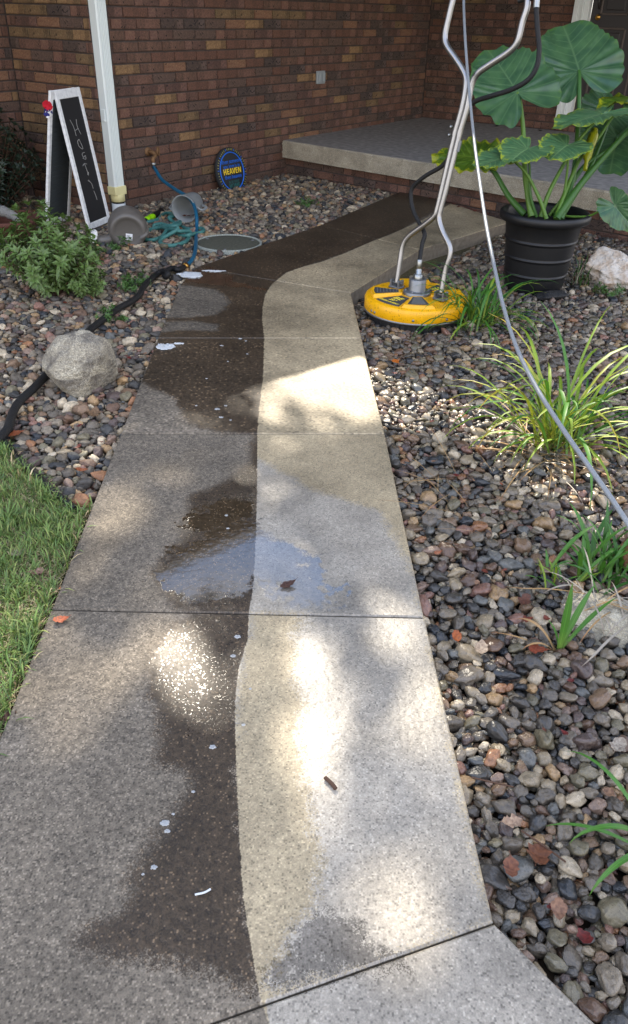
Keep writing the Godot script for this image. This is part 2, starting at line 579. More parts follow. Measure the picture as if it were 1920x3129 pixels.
func granite_image(sd: int, light: Color, dark: Color) -> ImageTexture:
	var s := 384
	var n := FastNoiseLite.new()
	n.seed = sd
	n.frequency = 0.014
	n.fractal_octaves = 4
	var r := RandomNumberGenerator.new()
	r.seed = sd
	var im := Image.create(s, s, false, Image.FORMAT_RGB8)
	for y in s:
		for x in s:
			var c := dark.lerp(light, clampf(n.get_noise_2d(x, y) * 1.6 + 0.5, 0, 1))
			var q := r.randf()
			var k := r.randf_range(0.85, 1.15)
			if q < 0.16: k *= 0.5
			elif q > 0.86: k *= 1.45
			im.set_pixel(x, y, Color(minf(c.r * k, 1), minf(c.g * k, 1), minf(c.b * k, 1)))
	return ImageTexture.create_from_image(im)

func pebble_image() -> ImageTexture:
	# mineral specks, soft bands and pale veins
	var s := 256
	var n := FastNoiseLite.new()
	n.seed = 83
	n.frequency = 0.025
	n.fractal_octaves = 3
	var v := FastNoiseLite.new()
	v.seed = 84
	v.frequency = 0.012
	v.fractal_octaves = 2
	var f := FastNoiseLite.new()
	f.seed = 85
	f.frequency = 0.22
	var im := Image.create(s, s, false, Image.FORMAT_RGB8)
	for y in s:
		for x in s:
			var k := 0.82 + 0.30 * n.get_noise_2d(x, y)
			var q := f.get_noise_2d(x, y)
			if q < -0.38: k *= 0.55
			elif q > 0.42: k *= 1.25
			if absf(v.get_noise_2d(x, y * 2.2)) < 0.018: k *= 1.3
			im.set_pixel(x, y, Color(minf(k, 1), minf(k * 0.985, 1), minf(k * 0.965, 1)))
	return ImageTexture.create_from_image(im)
# ---------- the concrete path ----------
const Q := 1920.0 / 1512.0

func qpoly(px: Array) -> PackedVector2Array:
	var out := PackedVector2Array()
	for q in px:
		out.append(flat2(gp(q[0] * Q, q[1] * Q)))
	return out

func raster(polys: Array, x0: float, z0: float, res: float, w: int, h: int) -> PackedByteArray:
	var out := PackedByteArray()
	out.resize(w * h)
	for poly: PackedVector2Array in polys:
		var n := poly.size()
		for j in h:
			var z := z0 + (j + 0.5) * res
			var xs := []
			for i in n:
				var a := poly[i]
				var b := poly[(i + 1) % n]
				if (a.y <= z) != (b.y <= z):
					xs.append(a.x + (z - a.y) / (b.y - a.y) * (b.x - a.x))
			xs.sort()
			for k in range(0, xs.size() - 1, 2):
				var i0 := clampi(int((xs[k] - x0) / res), 0, w)
				var i1 := clampi(int((xs[k + 1] - x0) / res), 0, w)
				for i in range(i0, i1): out[j * w + i] = 1
	return out

func noise_bytes(sd: int, freq: float, w: int, h: int, oct := 3) -> PackedByteArray:
	var n := FastNoiseLite.new()
	n.seed = sd
	n.frequency = freq
	n.fractal_octaves = oct
	return n.get_image(w, h, false, false, true).get_data()

func path_band(j0: int, j1: int, w: int, h: int, hw: int, res: float, sd: int, clean: PackedByteArray, wet: PackedByteArray, dry: PackedByteArray, film_sheen: PackedByteArray, pool: PackedByteArray, pale: PackedByteArray, na: PackedByteArray, nb: PackedByteArray, nc: PackedByteArray, nd: PackedByteArray, srgb: PackedByteArray) -> Array:
	var alb := PackedByteArray()
	alb.resize(w * (j1 - j0) * 3)
	var rgh := PackedByteArray()
	rgh.resize(w * (j1 - j0))
	var hgt := PackedByteArray()
	hgt.resize(w * (j1 - j0))
	var coat := PackedByteArray()
	coat.resize(w * (j1 - j0))
	var seed_ := sd * 7919 + 1 + j0 * 977
	var wide := 0.0016 / res
	for j in range(j0, j1):
		var row := j * w
		var orow := (j - j0) * w
		var hrow := (j >> 1) * hw
		for i in w:
			seed_ = (seed_ * 1103515245 + 12345) & 0x7fffffff
			var r8 := (seed_ >> 12) & 1023
			var a := na[hrow + (i >> 1)] - 128
			var b := nb[hrow + (i >> 1)] - 128
			var c := nc[hrow + (i >> 1)] - 128
			var d := nd[hrow + (i >> 1)] - 128
			var ci := clampi(i + int((a * 0.012 + b * 0.01) * wide), 0, w - 1)
			var is_clean := clean[row + ci] == 1
			var wi := clampi(i + int((a * 0.11 + b * 0.05 + (r8 - 512) * 0.026) * wide), 0, w - 1)
			var wj := clampi(j + int((c * 0.06 + d * 0.06 + (((seed_ >> 3) & 511) - 256) * 0.05) * wide), 0, h - 1)
			var k := wj * w + wi
			var is_damp := dry[k] == 1
			var is_wet := wet[k] == 1 and not is_damp
			var is_pool := pool[wj * w + clampi(i + int((a * 0.34 + d * 0.22) * wide), 0, w - 1)] == 1
			var is_film_sheen := film_sheen[k] == 1
			var cs := ((i >> 1) * 374761393 + (j >> 1) * 668265263 + sd) & 0x7fffffff
			cs = ((cs ^ (cs >> 13)) * 1274126177) & 0x7fffffff
			var c8 := (cs >> 9) & 1023
			var g := ((r8 + c8) * 0.5 - 512) / 380.0
			if is_film_sheen and not is_clean: is_wet = true
			r8 = c8
			var lr: float
			var lg: float
			var lb: float
			var patch := 1.0 + c * 0.0032 + a * 0.0012
			if is_clean:
				var t := patch * (1.0 + 0.26 * g + b * 0.0012)
				if r8 > 960: t *= 1.22
				elif r8 < 70: t *= 0.68
				lr = 0.305 * t; lg = 0.250 * t; lb = 0.160 * t
				if is_film_sheen or pale[row + i] == 1:
					lr *= 0.97; lg *= 1.07; lb *= 1.38  # film: silvery sheen painted into the colour; pale slab: drier, greyer concrete
				if is_pool:
					lr *= 0.6; lg *= 0.6; lb *= 0.62
			elif is_wet or is_pool:
				var t := patch * (1.0 + 0.45 * g + b * 0.003)
				if r8 > 975: t *= 2.6
				lr = 0.046 * t; lg = 0.032 * t; lb = 0.019 * t
			else:
				var t := patch * (1.0 + 0.34 * g + b * 0.003)
				if is_damp: t *= 0.62
				if r8 > 915: t *= 1.42
				elif r8 < 110: t *= 0.68
				lr = 0.140 * t; lg = 0.118 * t; lb = 0.089 * t
			var p := (orow + i) * 3
			alb[p] = srgb[clampi(int(lr * 1024), 0, 1024)]
			alb[p + 1] = srgb[clampi(int(lg * 1024), 0, 1024)]
			alb[p + 2] = srgb[clampi(int(lb * 1024), 0, 1024)]
			var rough := 225
			var ht := 128.0 + g * 26.0 + b * 0.18
			if is_pool:
				rough = 14
				ht = 128.0 + d * 0.09 + a * 0.10
			elif is_film_sheen and is_clean:
				rough = 108
				ht = 128.0 + g * 12.0 + d * 0.05 + b * 0.26
			elif is_film_sheen:
				rough = 58 if r8 < 190 else 125
				ht = 128.0 + g * 26.0 + b * 0.25
			elif is_clean:
				rough = 135
				ht = 128.0 + g * 20.0 + b * 0.3
			elif is_wet:
				rough = 128
				ht = 128.0 + g * 22.0 + b * 0.25
			rgh[orow + i] = clampi(rough, 6, 255)
			hgt[orow + i] = clampi(int(ht), 0, 255)
			coat[orow + i] = 255 if is_pool else (22 if is_film_sheen and is_clean else 0)
	return [alb, rgh, hgt, coat]

func path_material(x0: float, z0: float, res: float, w: int, h: int, sd: int) -> StandardMaterial3D:
	var clean := raster([qpoly([[665, 2520], [648, 2464], [625, 2390], [603, 2260], [590, 2180], [580, 2080], [572, 1900], [568, 1800], [566, 1680], [575, 1610], [597, 1540], [600, 1475], [612, 1400], [617, 1280], [620, 1150], [620, 1045], [625, 985], [635, 900], [637, 812], [632, 770], [633, 740], [640, 708], [655, 684], [690, 656], [735, 640], [775, 630], [834, 608], [893, 582], [943, 563], [995, 540], [1035, 521], [1085, 490], [1125, 468], [1300, 500], [1400, 600], [1512, 1200], [1512, 2520]])], x0, z0, res, w, h)
	var wet := raster([
		qpoly([[430, 650], [640, 555], [860, 465], [985, 450], [1125, 468], [1085, 490], [960, 556], [834, 610], [740, 640], [690, 660], [660, 690], [650, 720], [650, 812], [640, 1045], [525, 1041], [500, 1035], [460, 1022], [440, 997], [425, 972], [415, 952], [365, 932], [345, 917], [350, 867], [378, 817], [400, 700]]),
		qpoly([[455, 1215], [470, 1185], [520, 1172], [560, 1160], [600, 1120], [610, 1045], [640, 1045], [640, 1472], [420, 1470], [415, 1443], [395, 1413], [375, 1383], [380, 1353], [425, 1318], [460, 1263], [455, 1240]]),
		qpoly([[620, 1475], [620, 1540], [580, 1680], [580, 1800], [590, 2080], [640, 2395], [600, 2388], [530, 2357], [440, 2322], [350, 2312], [280, 2307], [170, 2280], [215, 2232], [280, 2197], [315, 2157], [320, 2092], [360, 2037], [390, 1992], [425, 1947], [465, 1897], [460, 1857], [385, 1842], [390, 1807], [385, 1732], [370, 1673], [360, 1618], [360, 1578], [410, 1528], [480, 1493], [500, 1475]])], x0, z0, res, w, h)
	var dry := raster([qpoly([[425, 685], [470, 690], [520, 697], [552, 722], [545, 742], [515, 758], [460, 765], [400, 765]]), qpoly([[400, 775], [470, 772], [530, 783], [520, 797], [440, 795], [385, 800]])], x0, z0, res, w, h)
	var film_sheen := raster([
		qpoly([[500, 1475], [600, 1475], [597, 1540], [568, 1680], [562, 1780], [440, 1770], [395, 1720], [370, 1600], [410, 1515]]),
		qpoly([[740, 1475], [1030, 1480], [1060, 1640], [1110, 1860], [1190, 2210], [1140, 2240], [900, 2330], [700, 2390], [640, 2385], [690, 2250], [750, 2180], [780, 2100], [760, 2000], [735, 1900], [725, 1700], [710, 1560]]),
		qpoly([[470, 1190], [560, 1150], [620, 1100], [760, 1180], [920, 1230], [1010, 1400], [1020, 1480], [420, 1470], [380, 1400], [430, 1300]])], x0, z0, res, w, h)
	var pool := raster([
		qpoly([[455, 1260], [500, 1215], [560, 1195], [610, 1200], [618, 1280], [690, 1300], [760, 1350], [800, 1400], [806, 1445], [690, 1468], [668, 1430], [640, 1385], [612, 1400], [560, 1430], [470, 1455], [420, 1440], [390, 1395], [405, 1345], [455, 1310]]),
		qpoly([[640, 2388], [690, 2290], [760, 2210], [835, 2190], [900, 2260], [950, 2310], [800, 2350]]),
		qpoly([[430, 660], [500, 640], [560, 670], [640, 700], [560, 690], [450, 680]])], x0, z0, res, w, h)
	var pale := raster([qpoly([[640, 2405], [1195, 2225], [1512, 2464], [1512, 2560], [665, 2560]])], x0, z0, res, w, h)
	var hw := w / 2 + 1
	var hh := h / 2 + 1
	var cell := 0.004 / res * 0.5      # keeps the patch sizes the same in metres
	var na := noise_bytes(sd, 0.012 * res / 0.0016 * 2.0, hw, hh, 4)      # 5 cm
	var nb := noise_bytes(sd + 1, 0.07 * res / 0.0016 * 2.0, hw, hh, 2)     # 1 cm
	var nc := noise_bytes(sd + 2, 0.0022 * res / 0.0016 * 2.0, hw, hh, 4)     # 30 cm
	var nd := noise_bytes(sd + 3, 0.045 * res / 0.0016 * 2.0, hw, hh, 3)
	var srgb := PackedByteArray()
	srgb.resize(1025)
	for i in 1025:
		var c := Color(i / 1024.0, 0, 0).linear_to_srgb()
		srgb[i] = int(c.r * 255)
	var bands := 16
	var got := []
	got.resize(bands)
	var work := func(band: int) -> void:
		got[band] = path_band(band * h / bands, (band + 1) * h / bands, w, h, hw, res, sd, clean, wet, dry, film_sheen, pool, pale, na, nb, nc, nd, srgb)
	var id := WorkerThreadPool.add_group_task(work, bands)
	WorkerThreadPool.wait_for_group_task_completion(id)
	var alb := PackedByteArray()
	var rgh := PackedByteArray()
	var hgt := PackedByteArray()
	var coat := PackedByteArray()
	for q in got:
		alb.append_array(q[0])
		rgh.append_array(q[1])
		hgt.append_array(q[2])
		coat.append_array(q[3])
	var m := StandardMaterial3D.new()
	m.albedo_texture = ImageTexture.create_from_image(Image.create_from_data(w, h, false, Image.FORMAT_RGB8, alb))
	m.roughness = 1.0
	m.metallic_specular = 0.5
	m.clearcoat_enabled = true      # standing water
	m.clearcoat = 1.0
	m.clearcoat_roughness = 0.05
	m.clearcoat_texture = ImageTexture.create_from_image(Image.create_from_data(w, h, false, Image.FORMAT_L8, coat))
	m.roughness_texture = ImageTexture.create_from_image(Image.create_from_data(w, h, false, Image.FORMAT_L8, rgh))
	m.roughness_texture_channel = BaseMaterial3D.TEXTURE_CHANNEL_RED
	m.heightmap_enabled = true
	m.heightmap_texture = ImageTexture.create_from_image(Image.create_from_data(w, h, false, Image.FORMAT_L8, hgt))
	m.heightmap_scale = 0.28
	m.uv1_scale = Vector3(1.0 / (w * res), 1.0 / (h * res), 1)
	m.uv1_offset = Vector3(-x0 / (w * res), -z0 / (h * res), 0)
	return m

var path_left := []      # outline of the whole path for keeping stones off it
var slab_polys := []

func build_path() -> void:
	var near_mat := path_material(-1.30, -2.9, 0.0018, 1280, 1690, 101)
	var far_mat := path_material(-1.10, -8.2, 0.004, 725, 1400, 202)
	var path := setting("path")
	var j1l := flat2(gp(481.7, 1032.4)); var j1r := flat2(gp(1106.6, 1033))
	var j2l := flat2(gp(368, 1325)); var j2r := flat2(gp(1178.4, 1325.4))
	var j3l := flat2(gp(154, 1862)); var j3r := flat2(gp(1299.8, 1886.6))
	var da := flat2(gp(1512, 2819)); var db := flat2(gp(640, 3129))
	var left_dir := (j3l - j2l).normalized()
	var dl: Vector2 = Geometry2D.line_intersects_line(da, db - da, j3l, left_dir)
	var right_dir := (flat2(gp(1846, 3129)) - da).normalized()
	var c0 := flat2(gp(598, 817)); var c1 := flat2(gp(1074.3, 894.8))
	var f0 := flat2(gp(980, 687)); var f1 := flat2(gp(1282, 763))
	var e0 := flat2(gp(1240, 578)); var e1 := flat2(gp(1560, 678))
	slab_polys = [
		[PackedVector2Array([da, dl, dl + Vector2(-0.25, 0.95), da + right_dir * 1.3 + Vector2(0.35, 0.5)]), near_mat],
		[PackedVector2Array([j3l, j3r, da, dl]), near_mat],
		[PackedVector2Array([j2l, j2r, j3r, j3l]), near_mat],
		[PackedVector2Array([j1l, j1r, j2r, j2l]), far_mat],
		[PackedVector2Array([flat2(gp(552, 867)), c0, c1, j1r, j1l]), far_mat],
		[PackedVector2Array([c0, f0, f1, c1]), far_mat],
		[PackedVector2Array([f0, e0, e1, f1]), far_mat]]
	var nth := 0
	for s in slab_polys:
		var gap := 0.0016 if nth < 1 else (0.0022 if nth < 2 else 0.0034)
		nth += 1
		var poly: PackedVector2Array = s[0]
		if not Geometry2D.is_polygon_clockwise(poly): poly.reverse()
		var cut := Geometry2D.offset_polygon(poly, -gap, Geometry2D.JOIN_MITER)
		var outline: PackedVector2Array = cut[0] if cut.size() else poly
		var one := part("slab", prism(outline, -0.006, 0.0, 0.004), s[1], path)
		var lower := Geometry2D.offset_polygon(outline, -0.001, Geometry2D.JOIN_MITER)
		part("slab_edge", prism(lower[0], -0.13, -0.005), M.slab_edge, one)
	path_left = [j3l, j2l, j1l]

# ---------- the brick house and its porch ----------
const COURSE := 0.0752
const BRICK_L := 0.262
var brick_shapes := []
var corner_bc: Vector3
var corner_cd: Vector3

func make_brick_shapes() -> void:
	for v in 6:
		var r := RandomNumberGenerator.new()
		r.seed = 300 + v
		var st := mb(false)
		var w := 0.252 / 2
		var h := 0.0645 / 2
		var j := func() -> float: return r.randf_range(-0.0014, 0.0014)
		var f := []
		var e := []
		var b := []
		for c in [[-1, -1], [1, -1], [1, 1], [-1, 1]]:
			f.append(Vector3(c[0] * (w - 0.005) + j.call(), c[1] * (h - 0.005) + j.call(), j.call()))
			e.append(Vector3(c[0] * w + j.call(), c[1] * h + j.call(), -0.004))
			b.append(Vector3(c[0] * w, c[1] * h, -0.03))
		var u := [Vector2(0.03, 0.94), Vector2(0.97, 0.94), Vector2(0.97, 0.06), Vector2(0.03, 0.06)]
		var ue := [Vector2(0, 1), Vector2(1, 1), Vector2(1, 0), Vector2(0, 0)]
		quad(st, f[3], f[2], f[1], f[0], u[3], u[2], u[1], u[0])
		for k in 4:
			var n := (k + 1) % 4
			quad(st, f[k], f[n], e[n], e[k], u[k], u[n], ue[n], ue[k])
			quad(st, e[k], e[n], b[n], b[k], ue[k], ue[n], u[n], u[k])
		brick_shapes.append(done(st))

func pick_brick(ochre: float) -> int:
	var q := rng.randf()
	if q < ochre: return [3, 4, 8][rng.randi() % 3]
	return [0, 1, 2, 5, 6, 7, 9, 10, 11, 0, 1, 9, 2, 11, 5][rng.randi() % 15]

func brick_wall(owner: Node, start: Vector3, dir: Vector3, length: float, y0: float, y1: float, ochre: float, shift := 0.0, parity := 0) -> void:
	# courses of bricks whose faces stand on the plane through start; y0 is a bed joint
	var out := dir.cross(Vector3.UP).normalized()
	var row := 0
	var y := y0
	while y < y1 - 0.01:
		var x := -BRICK_L * (0.5 if (row + parity) % 2 else 0.0) - shift
		while x < length:
			var a := maxf(x, 0.0)
			var b := minf(x + BRICK_L, length)
			if b - a > 0.03:
				var sc := (b - a - 0.0095) / 0.252
				var c := start + dir * ((a + b) / 2) + Vector3.UP * (y - start.y + COURSE / 2 + rng.randf_range(-0.001, 0.001)) + out * rng.randf_range(-0.0025, 0.0015)
				var xf := Transform3D(Basis(dir * sc, Vector3.UP, out).rotated(out, rng.randf_range(-0.004, 0.004)), c)
				var q := to_px(c)
				var seen := in_view(c, 40)
				bricks.append({"xf": xf, "mat": pick_brick(ochre), "shape": rng.randi() % 6, "wall": owner, "size": (1.0 / q.z) * absf(out.dot((EYE - c).normalized())) * sc if seen else -1.0})
			x += BRICK_L
		y += COURSE
		row += 1

func lay_bricks(house: Node3D, list: Array, most: int) -> void:
	list.sort_custom(func(a, b): return a.size > b.size)
	var rest := {}
	for i in list.size():
		var b: Dictionary = list[i]
		if i < most and b.size > 0:
			part("brick", brick_shapes[b.shape], M.brick[b.mat], b.wall, b.xf)
		else:
			if not rest.has(b.mat):
				rest[b.mat] = mb(false)
			rest[b.mat].append_from(brick_shapes[b.shape], 0, b.xf)
	if rest.size():
		var mesh: ArrayMesh
		var k := 0
		for m in rest:
			mesh = rest[m].commit(mesh) if mesh else rest[m].commit()
			mesh.surface_set_material(k, M.brick[m])
			k += 1
		var o := MeshInstance3D.new()
		o.name = "upper_bricks"
		o.mesh = mesh
		house.add_child(o, true)
		o.set_meta("kind", "stuff")

func mortar_wall(called: String, house: Node3D, start: Vector3, dir: Vector3, length: float, y0: float, y1: float, ext := 0.0) -> MeshInstance3D:
	var out := dir.cross(Vector3.UP).normalized()
	var st := mb(false)
	var c := start + dir * length / 2 - out * (0.012 + 0.09)
	c.y = (y0 + y1) / 2
	add_box(st, Transform3D(Basis(dir, Vector3.UP, out), c + dir * ext / 2), Vector3(length + 0.004 + absf(ext), y1 - y0, 0.18))
	return part(called, done(st), M.mortar, house)

func build_house() -> void:
	make_brick_shapes()
	var house := thing("brick_house", "brick house of mottled brown and ochre bricks with white downspout and dark door", "house")
	corner_bc = sign_foot - wall_dir * ((sign_foot - Vector3(-1.73, 0, -6.695)).dot(wall_dir))
	corner_bc.y = 0
	corner_cd = on_wall(1289, 359)
	corner_cd.y = 0
	var ddir := wall_out      # along the porch wall, to the right and nearer
	var yb := -0.14
	var eave := 2.85
	var clen := (corner_cd - corner_bc).length()
	var wc := mortar_wall("wall", house, corner_bc + wall_dir * 0.014, wall_dir, clen, yb, eave, 0.3)
	brick_wall(wc, corner_bc, wall_dir, clen, -0.115, 2.0, 0.11, 0.05)
	var blen := 0.95
	var b0 := corner_bc - ddir * blen
	var wb := mortar_wall("wall", house, b0, ddir, blen, yb, eave, -0.12)
	brick_wall(wb, b0, ddir, blen, -0.115, 2.0, 0.55, 0.03, 1)
	var a0 := b0 - wall_dir * 4.2
	var wa := mortar_wall("wall", house, a0, wall_dir, 4.2, yb, eave, 0.3)
	brick_wall(wa, a0 + wall_dir * 2.8, wall_dir, 1.4, -0.115, 2.0, 0.15, 0.1)
	# porch wall up to the door frame, and under the threshold
	var dnorm := -wall_dir
	var f0 := pl(1701.1, 351.9, corner_cd, dnorm)
	var dlen := (f0 - corner_cd).dot(ddir)
	var wd := mortar_wall("wall", house, corner_cd, ddir, dlen + 0.1, 0.1, eave, -0.12)
	brick_wall(wd, corner_cd, ddir, dlen, 0.292, 2.0, 0.05, 0.1)
	var sill_y := f0.y - 0.02
	var wt := mortar_wall("wall", house, corner_cd + ddir * dlen, ddir, 2.2, 0.1, sill_y - 0.002)
	# rowlock course under the threshold
	for i in 18:
		var c := corner_cd + ddir * (dlen + 0.05 + i * COURSE)
		c.y = 0.292 + (sill_y - 0.292) / 2
		var xf := Transform3D(Basis(Vector3.UP * ((sill_y - 0.297) / 0.252), -ddir, dnorm), c + dnorm * 0.004)
		if in_view(c, 60): part("brick", brick_shapes[i % 6], M.brick[[0, 1, 9, 2, 11][i % 5]], wt, xf)
	var beyond := corner_cd + ddir * (dlen + 1.255)
	var we := mortar_wall("wall", house, beyond, ddir, 2.2, 0.1, eave)
	brick_wall(we, beyond, ddir, 2.2, 0.292, 2.0, 0.05, 0.02)
	lay_bricks(house, bricks, 290)
	bricks = []
	# door, frame and threshold
	var st := mb(false)
	var fr := corner_cd + ddir * dlen
	var fy := (eave + sill_y) / 2
	for seg in [[0.0, 0.05, 0.035], [0.05, 0.085, 0.02], [0.085, 0.10, 0.03], [0.10, 0.16, 0.012]]:
		var c: Vector3 = fr + ddir * ((seg[0] + seg[1]) / 2) + dnorm * (seg[2] / 2 - 0.04)
		c.y = fy
		add_box(st, Transform3D(Basis(ddir, Vector3.UP, dnorm), c), Vector3(seg[1] - seg[0] - 0.001, eave - sill_y, seg[2] + 0.08), 0.003)
	part("door_frame", done(st), M.white_paint, house)
	st = mb(false)
	var jc := fr + ddir * 1.17 - dnorm * 0.02
	jc.y = fy
	add_box(st, Transform3D(Basis(ddir, Vector3.UP, dnorm), jc), Vector3(0.16, eave - sill_y, 0.12), 0.003)
	part("door_frame", done(st), M.white_paint, house)
	st = mb(false)
	var hc := fr + ddir * 0.627 - dnorm * 0.08
	hc.y = (sill_y + 2.08 + eave) / 2
	add_box(st, Transform3D(Basis(ddir, Vector3.UP, dnorm), hc), Vector3(0.92, eave - sill_y - 2.08, 0.1), 0.003)
	part("door_frame", done(st), M.white_paint, house)
	st = mb(false)
	var tc := fr + ddir * 1.1 - dnorm * 0.02
	tc.y = sill_y + 0.012
	add_box(st, Transform3D(Basis(ddir, Vector3.UP, dnorm), tc), Vector3(2.1, 0.026, 0.14), 0.004)
	part("threshold", done(st), M.grey_metal, house)
	var dc := fr + ddir * (0.165 + 0.46) - dnorm * 0.09
	dc.y = sill_y + 0.03 + 1.02
	var dxf := Transform3D(Basis(ddir, Vector3.UP, dnorm), dc)
	st = mb(false)
	add_box(st, dxf, Vector3(0.92, 2.04, 0.045), 0.003)
	var door := part("door", done(st), M.door, house)
	for px in [-0.21, 0.21]:
		for py in [[-0.80, -0.18], [-0.05, 0.62]]:
			st = mb(false)
			var hh: float = (py[1] - py[0]) / 2
			var my: float = (py[0] + py[1]) / 2
			for e in [[Vector3(px - 0.145, my, 0.026), Vector3(0.022, hh * 2, 0.02)], [Vector3(px + 0.145, my, 0.026), Vector3(0.022, hh * 2, 0.02)], [Vector3(px, my - hh, 0.026), Vector3(0.268, 0.022, 0.02)], [Vector3(px, my + hh, 0.026), Vector3(0.268, 0.022, 0.02)]]:
				add_box(st, dxf * Transform3D(Basis.IDENTITY, e[0]), e[1], 0.006)
			part("door_moulding", done(st), M.door_mould, door)
			st = mb(false)
			add_box(st, dxf * Transform3D(Basis.IDENTITY, Vector3(px, my, 0.024)), Vector3(0.2, hh * 2 - 0.07, 0.016), 0.007)
			part("door_panel", done(st), M.door, door)
	var kp := pl(1827, 53, dc + dnorm * 0.026, dnorm)
	part("lock", lathe_mesh([Vector2(0, 0.016), Vector2(0.014, 0.014), Vector2(0.024, 0.008), Vector2(0.028, 0)], 16, Transform3D(basis_from(dnorm), kp)), M.brass, door)
	st = mb()
	var hp := kp + Vector3.UP * 0.17
	add_tube(st, spline([hp - dnorm * 0.01 + Vector3.UP * 0.10, hp + dnorm * 0.05 + Vector3.UP * 0.09, hp + dnorm * 0.055 - Vector3.UP * 0.05, hp - dnorm * 0.01 - Vector3.UP * 0.09], 6), 0.011, 8)
	part("door_handle", done(st), M.door, door)
	# socket box
	var ob := on_wall(977, 236, 0.0)
	var oxf := Transform3D(Basis(wall_dir, Vector3.UP, wall_out), ob)
	st = mb(false)
	add_box(st, oxf * Transform3D(Basis.IDENTITY, Vector3(0, 0, 0.012)), Vector3(0.135, 0.115, 0.024), 0.003)
	var sock := part("outlet_box", done(st), M.outlet, house)
	for sx in [-0.026, 0.034]:
		st = mb(false)
		add_box(st, oxf * Transform3D(Basis.IDENTITY, Vector3(sx, 0, 0.03)), Vector3(0.042, 0.085, 0.016), 0.005)
		part("cover_flap", done(st), M.outlet, sock)
	build_downspout(house)
	build_faucet(house)
	build_roof(house, eave)
	build_porch()

func build_downspout(house: Node3D) -> void:
	var foot := corner_bc + wall_dir * 0.062 + wall_out * 0.045
	var y0 := on_wall(350, 575).y + 0.01
	var top := 2.84
	# corrugated rectangular pipe: a profile swept upward
	var prof := []
	for p in [[-0.052, -0.038], [-0.052, 0.030], [-0.044, 0.038]]: prof.append(Vector2(p[0], p[1]))
	for k in 5:
		var x := -0.032 + k * 0.0155
		for q in [[0.0, 0.038], [0.0035, 0.031], [0.0075, 0.031], [0.011, 0.038]]: prof.append(Vector2(x + q[0], q[1]))
	for p in [[0.044, 0.038], [0.052, 0.030], [0.052, -0.038]]: prof.append(Vector2(p[0], p[1]))
	var bs := Basis(wall_dir, Vector3.UP, wall_out)
	var st := mb(false)
	for i in prof.size():
		var a: Vector2 = prof[i]
		var b: Vector2 = prof[(i + 1) % prof.size()]
		var pa := foot + bs * Vector3(a.x, 0, a.y)
		var pb := foot + bs * Vector3(b.x, 0, b.y)
		quad(st, pa + Vector3.UP * top, pb + Vector3.UP * top, pb + Vector3.UP * y0, pa + Vector3.UP * y0)
	var pipe := part("downspout", done(st), M.white_metal, house)
	var sy := on_wall(308, 352).y
	st = mb(false)
	add_box(st, Transform3D(bs, foot + bs * Vector3(-0.055, sy, 0.0)), Vector3(0.008, 0.085, 0.03), 0.002)
	add_box(st, Transform3D(bs, foot + bs * Vector3(-0.061, sy - 0.03, 0.004)), Vector3(0.006, 0.016, 0.016), 0.002)
	part("strap", done(st), M.white_metal, pipe)
	st = mb(false)
	var ya := on_wall(352, 588).y
	add_box(st, Transform3D(bs, foot + Vector3.UP * ((y0 + ya) / 2 + 0.004)), Vector3(0.122, y0 - ya + 0.022, 0.094), 0.005)
	part("adapter", done(st), M.cream, pipe)
	var yc := on_wall(352, 612).y
	part("adapter_collar", lathe_mesh([Vector2(0.050, yc), Vector2(0.056, yc + 0.003), Vector2(0.057, ya - 0.012), Vector2(0.056, ya - 0.003), Vector2(0.03, ya - 0.002)], 28, Transform3D(Basis.IDENTITY, foot)), M.cream, pipe)
	part("drain_gap", lathe_mesh([Vector2(0.046, yc - 0.02), Vector2(0.046, yc + 0.01)], 24, Transform3D(Basis.IDENTITY, foot)), M.dark_gap, pipe)
	part("drain_pipe", lathe_mesh([Vector2(0.055, -0.12), Vector2(0.055, yc - 0.012), Vector2(0.051, yc - 0.012), Vector2(0.051, -0.1)], 28, Transform3D(Basis.IDENTITY, foot)), M.pvc, pipe)

func build_faucet(house: Node3D) -> void:
	var p := on_wall(452, 463)
	var o := wall_out
	part("faucet_flange", lathe_mesh([Vector2(0.034, 0), Vector2(0.032, 0.01), Vector2(0.018, 0.014), Vector2(0, 0.014)], 16, Transform3D(basis_from(o), p)), M.rusty_brass, house)
	var st := mb()
	var q := on_wall(469, 497, 0.10)
	add_tube(st, spline([p, p + o * 0.05, p + o * 0.085 - Vector3.UP * 0.02, q + Vector3.UP * 0.03, q], 5), 0.016, 10)
	var fa := part("faucet", done(st), M.rusty_brass, house)
	var hc := p + o * 0.075 + Vector3.UP * 0.005 + wall_dir * 0.045
	st = mb()
	var ring := PackedVector3Array()
	for i in 15: ring.append(Vector3(cos(TAU * i / 14.0) * (0.028 + 0.003 * (i % 2)), 0, sin(TAU * i / 14.0) * (0.028 + 0.003 * (i % 2))))
	var hx := Transform3D(basis_from((wall_out + wall_dir * 0.6).normalized()), hc)
	for i in ring.size(): ring[i] = hx * ring[i]
	add_tube(st, ring, 0.008, 6, false)
	add_lathe(st, [Vector2(0.0, -0.004), Vector2(0.022, -0.003), Vector2(0.022, 0.003), Vector2(0, 0.006)], 12, hx)
	add_tube(st, PackedVector3Array([hc, p + o * 0.07]), 0.009, 8)
	part("faucet_wheel", done(st), M.rusty_brass, fa)
	part("hose_coupling", lathe_mesh([Vector2(0.013, -0.052), Vector2(0.018, -0.045), Vector2(0.018, -0.022), Vector2(0.022, -0.018), Vector2(0.022, 0.0), Vector2(0.012, 0.004)], 14, Transform3D(Basis.IDENTITY, q)), M.zinc, fa)

